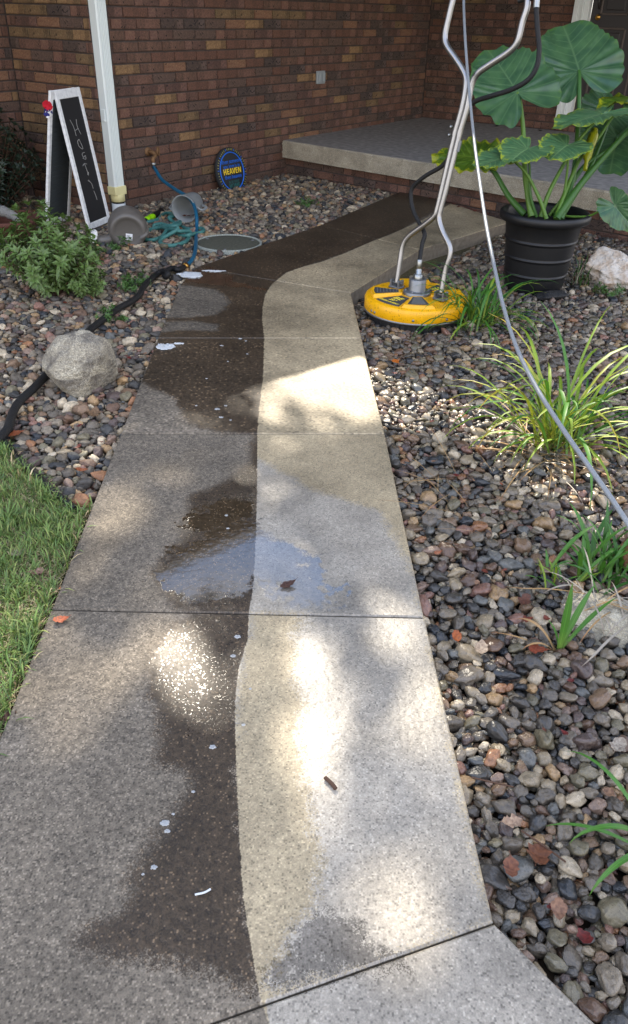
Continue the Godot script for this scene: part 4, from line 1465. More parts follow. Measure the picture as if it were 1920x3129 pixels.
	var upper_r := [[1402, 415], [1427, 330], [1441, 262], [1460, 225], [1500, 196], [1552, 162], [1580, 130], [1596, 70], [1611, 20], [1609, -20], [1585, -60], [1530, -82], [1460, -85]]
	for side in [upper_l, upper_r]:
		var pts := []
		for e in side: pts.append(hp.call(e[0], e[1]) + n * 0.0)
		part("handlebar", tube_mesh(spline(pts, 6), 0.0155, 14), M.steel, t)
	for e in [[1379, 388], [1411, 392], [1373, 413], [1402, 417]]:
		var p: Vector3 = hp.call(e[0], e[1])
		part("bolt", lathe_mesh([Vector2(0.004, -0.006), Vector2(0.009, -0.004), Vector2(0.009, 0.004), Vector2(0.0, 0.008)], 8, Transform3D(basis_from(-axis if e[0] < 1395 else axis), p)), M.zinc, t)
	# trigger gun over the bars, just above the picture, and the hose that drops from it
	var gp0: Vector3 = hp.call(1639, 24)
	var gp1: Vector3 = hp.call(1640, -60)
	var gp2: Vector3 = hp.call(1600, -110)
	part("lance", tube_mesh(spline([gp0, gp1, gp2], 6), 0.0135, 12), M.zinc, t)
	part("trigger_gun", tube_mesh(spline([gp2, hp.call(1540, -120), hp.call(1470, -110), hp.call(1425, -95)], 6), 0.019, 12), M.black_rubber, t)
	part("bracket", tube_mesh(PackedVector3Array([hp.call(1585, 2), hp.call(1600, -2), hp.call(1640, -10)]), 0.012, 8), M.black_rubber, t)
	var hs := []
	hs.append(Vector3(0, yh + 0.18, 0))
	for e in [[1291, 745, 0.0], [1298, 715, -0.015], [1282, 682, -0.035], [1264, 645, -0.05], [1256, 605, -0.06], [1262, 572, -0.06], [1300, 538, -0.05], [1350, 508, -0.05], [1378, 470, -0.045], [1405, 410, -0.035], [1428, 345, -0.02], [1450, 312, -0.005], [1500, 294, 0.02], [1560, 275, 0.03], [1612, 246, 0.03], [1640, 205, 0.02], [1648, 150, 0.01], [1642, 80, 0.0]]:
		hs.append(pl(e[0], e[1], hubp + n * (e[2] * (1.0 if n.z > 0 else -1.0)), n) - c)
	hs.append(gp0)
	part("pressure_hose", tube_mesh(spline(hs, 8), 0.0115, 10), M.black_hose, t)
	var c0: Vector3 = hp.call(1406, 447)
	st = mb(false)
	add_tube(st, PackedVector3Array([hp.call(1408, 430) - n * 0.0, hp.call(1399, 463)]), 0.009, 8)
	part("hose_clip", done(st), M.grey_metal, t)
	var _c := c0
	# supply hose: hangs from the gun and runs down towards the right foreground
	var g := thing("supply_hose", "long grey pressure hose running down from the cleaner handle across the lily", "hose")
	var gh := [c + hp.call(1425, -95)]
	for e in [[1418, -20, 4.05], [1419, 60, 3.98], [1424, 150, 3.9], [1431, 240, 3.8], [1440, 340, 3.68], [1452, 450, 3.53], [1467, 560, 3.36], [1485, 680, 3.16], [1508, 800, 2.96], [1537, 930, 2.76], [1578, 1060, 2.57], [1640, 1185, 2.40], [1716, 1305, 2.24], [1800, 1425, 2.11], [1870, 1525, 2.02], [1930, 1615, 1.95], [2060, 1800, 1.85]]:
		gh.append(dp(e[0], e[1], e[2]))
	gh.append(Vector3(1.15, 0.02, -1.0))
	gh.append(Vector3(1.5, -0.01, -0.5))
	gh.append(Vector3(1.6, -0.01, 0.4))
	part("hose", tube_mesh(spline(gh, 8), 0.0068, 12), M.grey_hose, g)

func add_wedge(st: SurfaceTool, mid: float, half: float, r0: float, r1: float, y0: float, y1: float) -> void:
	# a ring sector with sloping sides
	var n := 7
	var lo := []
	var hi := []
	for ring in [[lo, 0.0, y0], [hi, 0.007, y1]]:
		var ins: float = ring[1]
		var a0 := deg_to_rad(mid - half) + ins / r0 * 0.6
		var a1 := deg_to_rad(mid + half) - ins / r0 * 0.6
		for i in n:
			var a := lerpf(a0, a1, float(i) / (n - 1))
			ring[0].append(Vector3(cos(a) * (r1 - ins), ring[2], -sin(a) * (r1 - ins)))
		for i in n:
			var a := lerpf(a1, a0, float(i) / (n - 1))
			ring[0].append(Vector3(cos(a) * (r0 + ins * 0.5), ring[2], -sin(a) * (r0 + ins * 0.5)))
	var m := lo.size()
	for i in m:
		var j := (i + 1) % m
		quad(st, lo[i], hi[i], hi[j], lo[j])
	for i in n - 1:
		quad(st, hi[i], hi[2 * n - 1 - i], hi[2 * n - 2 - i], hi[i + 1])

# ---------- small litter ----------
func leaf_mesh(size: float, sd: int) -> ArrayMesh:
	var r := RandomNumberGenerator.new()
	r.seed = sd
	var st := mb()
	var n := 12
	var curl := r.randf_range(0.1, 0.55)
	var twist := r.randf_range(-0.5, 0.5)
	var wide := r.randf_range(0.28, 0.42)
	var rows := []
	for i in n + 1:
		var t := float(i) / n
		var w := wide * pow(sin(PI * pow(t, 0.8) * 0.98 + 0.03), 0.8) * (1.0 + r.randf_range(-0.3, 0.22)) * size
		var y := curl * size * (pow(t - 0.5, 2) * 1.6)
		var a := twist * (t - 0.5)
		var mid := Vector3(0, y + 0.002, (t - 0.5) * size)
		var s := Vector3(cos(a), sin(a), 0)
		rows.append([mid - s * w + Vector3.UP * w * curl * r.randf_range(0.5, 1.3), mid, mid + s * w + Vector3.UP * w * curl * r.randf_range(0.4, 1.2)])
	for i in n:
		for k in 2:
			quad(st, rows[i][k], rows[i][k + 1], rows[i + 1][k + 1], rows[i + 1][k])
	st.set_smooth_group(0)
	var tail: Vector3 = rows[n][1]
	add_tube(st, PackedVector3Array([rows[n - 1][1], tail + Vector3(0.002, 0.004, 0.18 * size)]), size * 0.014, 4)
	return done(st)

var leaf_mats := {}
func leaf_mat(c: Color) -> StandardMaterial3D:
	if not leaf_mats.has(c):
		var m := std(c, 0.6)
		m.uv1_triplanar = true
		m.uv1_scale = Vector3.ONE * 16
		m.albedo_texture = M.leaf_noise
		m.backlight_enabled = true
		m.backlight = Color(0.35, 0.35, 0.35)
		leaf_mats[c] = m
	return leaf_mats[c]

func leaf_thing(at: Vector3, size: float, label: String, group: String, c: Color, sd: int, turn := -1.0) -> void:
	var r := RandomNumberGenerator.new()
	r.seed = sd
	var o := thing("fallen_leaf", label, "leaf", at, group)
	var b := Basis(Vector3.UP, r.randf() * TAU if turn < 0 else turn) * Basis(Vector3.RIGHT, r.randf_range(-0.25, 0.25))
	part("blade", leaf_mesh(size, sd), leaf_mat(c), o, Transform3D(b, Vector3(0, 0.003, 0)))

func blob_mesh(sd: int, rx: float, rz: float, h: float, k_ := 0.75) -> ArrayMesh:
	var n := FastNoiseLite.new()
	n.seed = sd
	n.frequency = 0.9
	var st := mb()
	var k := 28
	var rings := [1.0, 0.93, 0.78, 0.5, 0.0]
	var hs := [0.0, 0.6, 0.9, 1.0, 1.0]
	var pts := []
	for j in rings.size():
		var ring := []
		for i in k:
			var a := TAU * i / k
			var f := 1.0 + k_ * n.get_noise_2d(cos(a) * 1.4, sin(a) * 1.4) + 0.06 * n.get_noise_2d(cos(a) * 5, sin(a) * 5)
			ring.append(Vector3(cos(a) * rx * f * rings[j], h * hs[j] * (1.0 + 0.3 * n.get_noise_2d(i * 0.7, j * 2.0)), sin(a) * rz * f * rings[j]))
		pts.append(ring)
	for j in rings.size() - 1:
		for i in k:
			var i2 := (i + 1) % k
			quad(st, pts[j][i], pts[j][i2], pts[j + 1][i2], pts[j + 1][i])
	return done(st)

func build_litter() -> void:
	M.leaf_noise = noise_tex(71, 0.05, Color(0.55, 0.5, 0.5), Color(1, 1, 1), 128, 4)
	# foam left by the washing
	var foam := [[583, 840, 0.15, 0.10, "blob of white soap foam where the black hose meets the path", 0.006, ""], [650, 828, 0.14, 0.022, "thin white foam streak across the joint at the path corner", 0.003, ""], [505, 1058, 0.085, 0.075, "bent white foam patch beside the joint on the wet concrete", 0.003, ""], [545, 1050, 0.045, 0.02, "small white foam tail next to the bent foam patch", 0.003, ""]]
	for i in foam.size():
		var f: Array = foam[i]
		var o := thing("foam_patch", f[4], "foam", gp(f[0], f[1], 0.001))
		var fs := mb()
		var fr := RandomNumberGenerator.new()
		fr.seed = 410 + i
		for k in 26:
			var a := fr.randf() * TAU
			var d := sqrt(fr.randf()) * (1.0 if k < 16 else 1.35)
			var sz := fr.randf_range(0.10, 0.26) * (1.0 if k < 16 else 0.4)
			fs.append_from(blob_mesh(2400 + i * 40 + k, f[2] * sz, maxf(f[3] * sz, 0.004), f[5] * fr.randf_range(0.6, 1.2)), 0, Transform3D(Basis(Vector3.UP, fr.randf() * 0.6), Vector3(cos(a) * d * f[2] * 0.42, 0, sin(a) * d * f[3] * 0.42)))
		part("foam", fs.commit(), M.foam, o)
	var small := [[651, 2283, 0.020], [713, 2005, 0.018], [726, 1946, 0.022], [512, 2540, 0.016], [505, 2515, 0.024], [591, 2420, 0.010], [530, 2488, 0.009], [470, 2650, 0.017], [438, 2672, 0.008], [745, 2215, 0.012], [735, 1035, 0.022], [752, 1042, 0.016], [678, 1056, 0.022], [690, 1240, 0.018], [664, 1250, 0.03], [676, 1275, 0.022], [705, 1284, 0.012], [632, 1157, 0.014], [600, 1240, 0.012], [697, 1105, 0.012], [756, 1082, 0.014], [697, 1615, 0.012], [692, 1575, 0.014], [765, 2105, 0.010]]
	for i in small.size():
		var f: Array = small[i]
		var o := thing("foam_fleck", "small round fleck of white foam on the dark wet concrete", "foam", gp(f[0], f[1], 0.001), "foam flecks on the wet path")
		part("foam", blob_mesh(440 + i, f[2] * 0.4, f[2] * 0.3, 0.002, 0.45), M.fleck, o)
	var orange := Color(0.56, 0.30, 0.17)
	var rust := Color(0.48, 0.22, 0.14)
	var tan_ := Color(0.60, 0.47, 0.36)
	var red := Color(0.44, 0.12, 0.10)
	var pale := Color(0.66, 0.60, 0.52)
	# [px x, px y, size, colour, label]
	var set_leaves := [
		[187, 1898, 0.042, Color(0.78, 0.40, 0.22), "orange brown leaf lying on the dry concrete near the lawn", ""],
		[1640, 2627, 0.062, Color(0.50, 0.31, 0.19), "broad toothed copper leaf lying flat on the wet pebbles", ""],
		[1645, 1990, 0.05, Color(0.56, 0.27, 0.16), "bright orange leaf lying beside the green lily shoot", ""],
		[882, 1790, 0.05, Color(0.33, 0.22, 0.18), "dark brown star shaped leaf soaking in the puddle", ""],
		[50, 1697, 0.055, Color(0.74, 0.70, 0.60), "pale curled leaf lying on the lawn", ""],
		[115, 1755, 0.045, Color(0.62, 0.50, 0.42), "pinkish brown folded leaf lying on the lawn", ""],
		[250, 1442, 0.045, Color(0.62, 0.34, 0.17), "ribbed orange leaf on pebbles beside the black edging", ""],
		[25, 2200, 0.045, Color(0.30, 0.17, 0.11), "dark brown leaf at the path edge by the lawn", ""],
		[193, 1803, 0.022, Color(0.72, 0.38, 0.14), "tiny orange leaf caught in the grass at path edge", ""],
		[1210, 1108, 0.045, Color(0.85, 0.47, 0.12), "bright yellow orange leaf on sunlit pebbles by the path", ""],
		[48, 1330, 0.07, Color(0.64, 0.36, 0.20), "long curled rust leaf against the black edging", ""],
		[1785, 2870, 0.035, red, "deep red leaf standing between wet pebbles", ""],
		[1560, 2655, 0.045, Color(0.52, 0.33, 0.23), "narrow salmon coloured leaf between wet pebbles", ""],
		[1705, 2785, 0.04, Color(0.58, 0.44, 0.34), "pale orange torn leaf on wet pebbles", ""],
		[1395, 1955, 0.045, Color(0.68, 0.36, 0.14), "ochre curled leaf beside the path on wet pebbles", ""],
		[1470, 1985, 0.055, pale, "pale beige curled oak leaf on dark pebbles", ""],
		[1600, 1845, 0.06, Color(0.42, 0.26, 0.19), "crumpled brown leaf among pebbles near the flagstone", ""],
		[1885, 2290, 0.06, Color(0.72, 0.69, 0.62), "large pale grey torn leaf on the pebbles", ""],
		[290, 1265, 0.07, Color(0.52, 0.42, 0.30), "dry tan tuft of leaf beside the granite boulder", ""],
		[1560, 2520, 0.05, Color(0.72, 0.62, 0.52), "beige leaf fragment half under pebbles", ""]]
	for i in set_leaves.size():
		var l: Array = set_leaves[i]
		var on_path: bool = l[4].contains("concrete") or l[4].contains("puddle")
		leaf_thing(gp(l[0], l[1], 0.002 if on_path else -0.012), l[2], l[4], "", l[3], 500 + i)
	var r := RandomNumberGenerator.new()
	r.seed = 77
	var lots := [[[1150, 1050, 1400, 1420], 14], [[1300, 1400, 1700, 1900], 9], [[1420, 1900, 1880, 3000], 6], [[60, 900, 420, 1480], 18], [[380, 1020, 470, 1400], 8], [[1080, 760, 1400, 860], 6]]
	for lot in lots:
		for i in lot[1]:
			var b: Array = lot[0]
			var p := gp(r.randf_range(b[0], b[2]), r.randf_range(b[1], b[3]), -0.014)
			if on_slab(flat2(p)): continue
			var cs := [orange, rust, red, tan_, Color(0.40, 0.22, 0.15)]
			var k := r.randi() % 5
			leaf_thing(p, r.randf_range(0.016, 0.032), ["small orange dead leaf scrap lying among the pebbles", "small rust brown dead leaf scrap lying among the pebbles", "small red dead leaf scrap lying among the pebbles", "small tan dead leaf scrap lying among the pebbles", "small dark brown dead leaf scrap lying among the pebbles"][k], ["orange leaf scraps", "rust leaf scraps", "red leaf scraps", "tan leaf scraps", "brown leaf scraps"][k], cs[k], 600 + r.randi() % 9000)
	# leaf drift under the porch lip and crumbs on the porch
	for i in 12:
		var q := gp(1320 + i * 17 + r.randf_range(-6, 6), 610 + i * 4.6 + r.randf_range(-3, 3), 0.004)
		leaf_thing(q, r.randf_range(0.025, 0.05), "small brown leaf in the drift along the porch base", "leaf drift along the porch", Color(0.34, 0.17, 0.12).lerp(rust, r.randf()), 7000 + i)
	for e in [[1090, 386, 0.02], [1133, 388, 0.025], [1131, 404, 0.022], [1155, 405, 0.018], [1235, 399, 0.015], [1284, 374, 0.018], [1345, 380, 0.05], [1520, 387, 0.07], [1650, 402, 0.06]]:
		leaf_thing(gp(e[0], e[1], 0.294), e[2], "dark dry leaf crumb lying on the porch slab", "leaf crumbs on the porch", Color(0.13, 0.10, 0.08), 7100 + int(e[0]))
	for e in [[1010, 2393, 0.036, 0.005, 0.9, "short brown twig stub lying on the washed concrete"], [1660, 2585, 0.10, 0.0022, 0.75, "thin brown twig lying across the wet pebbles"], [1505, 2390, 0.09, 0.002, 0.25, "thin dark twig lying on pebbles near the path"], [620, 2725, 0.03, 0.0022, -0.4, "pale straw bit lying on the dirty concrete"]]:
		var p := gp(e[0], e[1], 0.006 if e[0] < 1100 else 0.0)
		var o := thing("twig", e[5], "twig", p)
		var d: Vector3 = Vector3(cos(e[4]), 0, sin(e[4])) * e[2] / 2
		part("stick", tube_mesh(spline([-d, Vector3(0.003, 0.001, 0.002), d], 3), float(e[3]), 6), M.twig if e[0] != 620 else M.foam, o)

func on_slab(p: Vector2, grow := 0.0) -> bool:
	for s in slab_polys:
		if Geometry2D.is_point_in_polygon(p, s[0]): return true
	return false
# ---------- plants ----------
const EAR := [[0, 1.0], [12, 0.97], [25, 0.90], [45, 0.80], [70, 0.71], [95, 0.67], [120, 0.68], [140, 0.68], [152, 0.63], [160, 0.48], [167, 0.24], [174, 0.12], [180, 0.08]]

func ear_radius(deg: float) -> float:
	deg = absf(deg)
	for i in EAR.size() - 1:
		if deg <= EAR[i + 1][0]:
			return lerpf(EAR[i][1], EAR[i + 1][1], (deg - EAR[i][0]) / (EAR[i + 1][0] - EAR[i][0]))
	return 0.1

func ear_image(sd: int, base: Color, deep: Color, vein: Color, rim: Color, rim_in: float) -> ImageTexture:
	var s := 320
	var n := FastNoiseLite.new()
	n.seed = sd
	n.frequency = 0.02
	n.fractal_octaves = 3
	var im := Image.create(s, s, false, Image.FORMAT_RGB8)
	for y in s:
		for x in s:
			var p := Vector2((x / float(s) - 0.5) * 2.2, (0.62 - y / float(s)) * 1.85)      # leaf space, tip at (0, 1)
			var ang := rad_to_deg(atan2(p.x, p.y))
			var rho := p.length() / ear_radius(ang)
			var c := base.lerp(deep, clampf(n.get_noise_2d(x, y) + 0.45, 0, 1))
			# side veins leave the midrib, and fan out below the stalk
			var ax := absf(p.x)
			var v := 0.0
			v = maxf(v, 1.0 - ax / 0.022 if p.y > 0 else 0.0)
			for k in 6:
				var y0 := 0.0 + k * 0.145
				var yy := y0 + ax * 0.55 + ax * ax * 0.35
				v = maxf(v, (1.0 - absf(p.y - yy) / 0.016) * 0.8)
			for k in 3:
				var t := deg_to_rad([103.0, 128.0, 152.0][k])
				var d := absf(ax * cos(t) - p.y * sin(t))
				if p.y < 0.0: v = maxf(v, (1.0 - d / 0.014) * 0.8)
			c = c.lerp(vein, clampf(v, 0, 0.85))
			var edge := rho + 0.22 * n.get_noise_2d(x * 2.5 + 99, y * 2.5) - rim_in
			c = c.lerp(rim, clampf(edge * 5.0, 0, 0.85))
			im.set_pixel(x, y, c)
	return ImageTexture.create_from_image(im)

func ear_mesh(sd: int, fold: float, ripple: float, droop: float) -> ArrayMesh:
	var r := RandomNumberGenerator.new()
	r.seed = sd
	var ph := r.randf() * TAU
	var st := mb()
	var seg := 96
	var rings := 9
	var g := []
	for j in rings + 1:
		var ring := []
		for i in seg:
			var deg := -180.0 + 360.0 * i / seg
			var rho := pow(float(j) / rings, 0.8)
			var a := deg_to_rad(deg)
			var wob := 1.0 + 0.02 * sin(deg * 0.31 + ph) + 0.018 * sin(deg * 0.17 + ph * 2.0)
			var d := ear_radius(deg) * rho * wob
			var p := Vector3(sin(a) * d, cos(a) * d, 0)
			var ax := absf(p.x)
			# folds between the veins, a cup along the midrib, a wavy rim
			var vein := cos((p.y - ax * 0.55 - ax * ax * 0.35) / 0.145 * TAU) if p.y - ax * 0.5 > -0.05 else cos(deg * 0.26)
			p.z = fold * ax - 0.020 * vein * minf(ax * 4.0, 1.0) * rho + ripple * rho * rho * rho * sin(deg * 0.115 + ph) + ripple * 0.6 * rho * rho * sin(deg * 0.29 + ph * 1.7) - droop * p.y * absf(p.y) - 0.25 * droop * ax * ax
			ring.append(p)
		g.append(ring)
	var uv := func(p: Vector3) -> Vector2: return Vector2(p.x / 2.2 + 0.5, 0.62 - p.y / 1.85)
	for j in rings:
		for i in seg:
			if i == 0 and j > 2: pass
			var i2 := (i + 1) % seg
			if i2 == 0 and j >= 0: continue      # the notch stays open
			var a: Vector3 = g[j][i]; var b: Vector3 = g[j][i2]; var c: Vector3 = g[j + 1][i2]; var d: Vector3 = g[j + 1][i]
			if j > 0: tri(st, a, b, c, uv.call(a), uv.call(b), uv.call(c))
			tri(st, a, c, d, uv.call(a), uv.call(c), uv.call(d))
	return done(st)

func build_elephant_ear() -> void:
	var pc := Vector3(1.325, 0, -4.90)
	var y0 := GRAVEL_Y
	var pot := thing("flowerpot", "large black ribbed plastic flowerpot standing on stones by the porch", "flowerpot", Vector3(pc.x, y0, pc.z))
	var prof := [Vector2(0, 0.0), Vector2(0.165, 0.0), Vector2(0.172, 0.01)]
	for k in 3:
		var h: float = [0.115, 0.215, 0.315][k]
		for q in [[-0.016, 0.0], [-0.011, 0.0], [-0.009, 0.002], [-0.004, 0.006], [0.001, 0.006], [0.006, 0.002], [0.008, 0.0], [0.013, 0.0]]:
			prof.append(Vector2(0.172 + (h + q[0]) * 0.125 + q[1], h + q[0]))
	for q in [[0.224, 0.41], [0.228, 0.415], [0.252, 0.417], [0.262, 0.424], [0.266, 0.445], [0.262, 0.462], [0.25, 0.47], [0.238, 0.466], [0.228, 0.45], [0.218, 0.40]]: prof.append(Vector2(q[0], q[1]))
	part("pot_wall", lathe_mesh(prof, 64), M.pot, pot)
	part("potting_soil", lathe_mesh([Vector2(0.219, 0.395), Vector2(0.12, 0.402), Vector2(0, 0.41)], 32), M.pot_soil, pot)
	var t := thing("elephant_ear_plant", "elephant ear plant with huge heart shaped leaves growing in the black pot", "plant", pc + Vector3.UP * 0.36)
	var o := t.position
	var dark := ear_image(1, Color(0.27, 0.405, 0.26), Color(0.20, 0.33, 0.225), Color(0.36, 0.48, 0.33), Color(0.28, 0.42, 0.18), 0.93)
	var edged := ear_image(2, Color(0.32, 0.46, 0.30), Color(0.25, 0.40, 0.27), Color(0.50, 0.62, 0.42), Color(0.66, 0.70, 0.20), 0.86)
	var lime := ear_image(3, Color(0.30, 0.40, 0.10), Color(0.22, 0.33, 0.08), Color(0.45, 0.55, 0.20), Color(0.62, 0.62, 0.10), 0.80)
	var mats := []
	for tx in [dark, edged, lime]:
		var m := std(Color.WHITE, 0.32)
		m.albedo_texture = tx
		m.backlight_enabled = true
		m.backlight = Color(0.5, 0.5, 0.5)
		mats.append(m)
	# stalk base px, then along the stalk px and depth; leaf: attach, tip, depths, facing, look
	var leaves := [
		{"s": [[1722, 690], [1752, 540], [1767, 380], [1771, 250]], "a": [1770, 217, 4.78], "t": [1722, 58, 4.86], "n": Vector3(-0.05, 0.30, 1), "m": 0, "f": 0.10, "r": 0.03, "d": 0.10, "w": 1.0, "k": 0.017},
		{"s": [[1603, 690], [1606, 540], [1601, 420], [1590, 310]], "a": [1580, 282, 4.62], "t": [1492, 136, 4.72], "n": Vector3(0.05, 0.45, 1), "m": 0, "f": 0.08, "r": 0.03, "d": 0.12, "w": 0.94, "k": 0.017},
		{"s": [[1580, 688], [1555, 600], [1512, 528], [1475, 492]], "a": [1460, 482, 4.85], "t": [1322, 462, 4.98], "n": Vector3(0.0, 0.88, 0.5), "m": 2, "f": 0.10, "r": 0.045, "d": 0.12, "w": 0.80, "k": 0.018},
		{"s": [[1660, 695], [1650, 610], [1612, 535], [1575, 495]], "a": [1556, 480, 4.52], "t": [1456, 496, 4.44], "n": Vector3(-0.1, 1.0, 0.16), "m": 1, "f": 0.14, "r": 0.03, "d": 0.15, "w": 0.95, "k": 0.011},
		{"s": [[1625, 698], [1622, 600], [1619, 520], [1616, 470]], "a": [1613, 455, 4.48], "t": [1556, 482, 4.40], "n": Vector3(-0.08, 1.0, 0.27), "m": 1, "f": 0.16, "r": 0.03, "d": 0.2, "w": 1.35, "k": 0.009},
		{"s": [[1690, 700], [1720, 600], [1733, 530], [1736, 470]], "a": [1733, 445, 4.48], "t": [1683, 477, 4.38], "n": Vector3(-0.1, 1.0, 0.36), "m": 1, "f": 0.14, "r": 0.03, "d": 0.15, "w": 1.15, "k": 0.009},
		{"s": [[1705, 700], [1770, 570], [1850, 475], [1940, 380]], "a": [1985, 345, 4.62], "t": [2080, 420, 4.55], "n": Vector3(0.1, 0.9, 0.5), "m": 0, "f": 0.1, "r": 0.03, "d": 0.2, "w": 1.0, "k": 0.021},
		{"s": [[1645, 695], [1682, 580], [1755, 450], [1815, 375]], "a": [1840, 348, 4.50], "t": [1714, 374, 4.40], "n": Vector3(-0.05, 1.0, -0.05), "m": 1, "f": 0.05, "r": 0.035, "d": 0.12, "w": 1.1, "k": 0.013},
		{"s": [[1712, 700], [1775, 520], [1840, 470], [1872, 452]], "a": [1886, 420, 4.95], "t": [1866, 520, 4.82], "n": Vector3(-0.35, 0.35, 1), "m": 0, "f": 0.12, "r": 0.05, "d": 0.1, "w": 1.15, "k": 0.014},
		{"s": [[1700, 700], [1765, 500], [1830, 420], [1880, 350]], "a": [1945, 305, 4.70], "t": [1842, 300, 4.62], "n": Vector3(0.0, 1.0, -0.02), "m": 2, "f": 0.08, "r": 0.05, "d": 0.2, "w": 1.0, "k": 0.012},
		{"s": [[1735, 690], [1800, 520], [1850, 400], [1862, 360]], "a": [1868, 345, 5.10], "t": [1812, 400, 5.02], "n": Vector3(-0.5, 0.3, 1), "m": 0, "f": 0.25, "r": 0.04, "d": 0.1, "w": 1.3, "k": 0.014},
		{"s": [[1720, 705], [1790, 662], [1840, 641], [1868, 634]], "a": [1880, 630, 4.15], "t": [1935, 700, 4.12], "n": Vector3(-0.75, 0.35, 0.62), "m": 0, "f": 0.25, "r": 0.03, "d": 0.2, "w": 0.75, "k": 0.007}]
	for i in leaves.size():
		var L: Dictionary = leaves[i]
		var a := dp(L.a[0], L.a[1], L.a[2])
		var tip := dp(L.t[0], L.t[1], L.t[2])
		var pts := []
		var b0 := pc + Vector3((L.s[0][0] - 1655) * 0.00135, 0.385, 0.02 - 0.05 * (i % 3))
		var bz := to_px(b0).z
		pts.append(b0 - o)
		for k in range(1, L.s.size()):
			pts.append(dp(L.s[k][0], L.s[k][1], lerpf(bz, L.a[2], float(k) / L.s.size())) - o)
		pts.append(a - o)
		var sp := spline(pts, 6)
		var rad := []
		for k in sp.size(): rad.append(lerpf(L.k * 1.25, L.k * 0.55, pow(float(k) / sp.size(), 0.6)))
		var leaf := part("leaf", ear_mesh(80 + i, L.f, L.r, L.d), mats[L.m], t)
		var y := tip - a
		var s := y.length()
		y = y.normalized()
		var z: Vector3 = (L.n - y * L.n.dot(y)).normalized()
		leaf.transform = Transform3D(Basis(y.cross(z) * s * L.w, y * s, z * s), a - o)
		part("leaf_stalk", tube_mesh(sp, rad, 10), M.petiole if i % 2 else M.petiole_dark, t)
	# young rolled leaf
	var rp := spline([dp(1788, 520, 4.6) - o, dp(1797, 470, 4.62) - o, dp(1812, 420, 4.66) - o, dp(1818, 395, 4.68) - o], 5)
	var rr := []
	for k in rp.size(): rr.append([0.012, 0.026, 0.03, 0.022, 0.004][mini(int(k * 4.0 / (rp.size() - 1)), 4)])
	part("rolled_leaf", tube_mesh(rp, rr, 10), mats[2], t)

func add_blade(st: SurfaceTool, base: Vector3, yaw: float, length: float, rise: float, bend: float, width: float, n := 9, keel := 0.25) -> void:
	# an arching strap leaf; rise is the starting slope, bend how far it turns over
	var h := Vector3(cos(yaw), 0, sin(yaw))
	var side := Vector3(-sin(yaw), 0, cos(yaw))
	var p := base
	var rows := []
	for i in n + 1:
		var t := float(i) / n
		var a := rise - bend * t * t
		var d := h * cos(a) + Vector3.UP * sin(a)
		var up := -h * sin(a) + Vector3.UP * cos(a)
		var w := width * (0.55 + 0.9 * t) if t < 0.5 else width * (1.0 - pow((t - 0.5) / 0.5, 2.0))
		w = maxf(w, 0.0004)
		rows.append([p - side * w / 2 + up * keel * w * 0.5, p, p + side * w / 2 + up * keel * w * 0.5, t])
		p += d * length / n
		if p.y < base.y - 0.005: p.y = base.y - 0.005 + rng.randf() * 0.004
	for i in n:
		for k in 2:
			quad(st, rows[i][k], rows[i][k + 1], rows[i + 1][k + 1], rows[i + 1][k], Vector2(k * 0.5, rows[i][3]), Vector2(k * 0.5 + 0.5, rows[i][3]), Vector2(k * 0.5 + 0.5, rows[i + 1][3]), Vector2(k * 0.5, rows[i + 1][3]))

func blade_mat(root: Color, mid: Color, tip: Color) -> StandardMaterial3D:
	var im := Image.create(16, 64, false, Image.FORMAT_RGB8)
	var r := RandomNumberGenerator.new()
	r.seed = 5
	for y in 64:
		var t := y / 63.0
		var c := root.lerp(mid, t / 0.35) if t < 0.35 else mid.lerp(tip, maxf(0.0, (t - 0.72) / 0.28))
		for x in 16:
			var k := 1.0 + (0.10 if x % 4 == 0 else 0.0) + r.randf_range(-0.05, 0.05) + (0.15 if x in [7, 8] else 0.0)
			im.set_pixel(x, y, Color(c.r * k, c.g * k, c.b * k))
	var m := std(Color.WHITE, 0.5)
	m.albedo_texture = ImageTexture.create_from_image(im)
	m.texture_repeat = false
	m.backlight_enabled = true
	m.backlight = Color(0.6, 0.6, 0.6)
	return m

func clump(called: String, label: String, category: String, base: Vector3, n: int, len0: float, len1: float, width: float, spread: float, mats: Array, sd: int, low := 0.35, high := 1.45, bend := 1.7, yaw0 := 0.0, yaw1 := TAU) -> Node3D:
	var t := thing(called, label, category, base)
	var r := RandomNumberGenerator.new()
	r.seed = sd
	for i in n:
		var yaw := r.randf_range(yaw0, yaw1)
		var q := Vector3(r.randfn() * spread, 0, r.randfn() * spread)
		var st := mb()
		add_blade(st, q, yaw, r.randf_range(len0, len1), r.randf_range(low, high), bend * r.randf_range(0.6, 1.25), width * r.randf_range(0.7, 1.25))
		part("blade", done(st), mats[r.randi() % mats.size()], t)
	return t

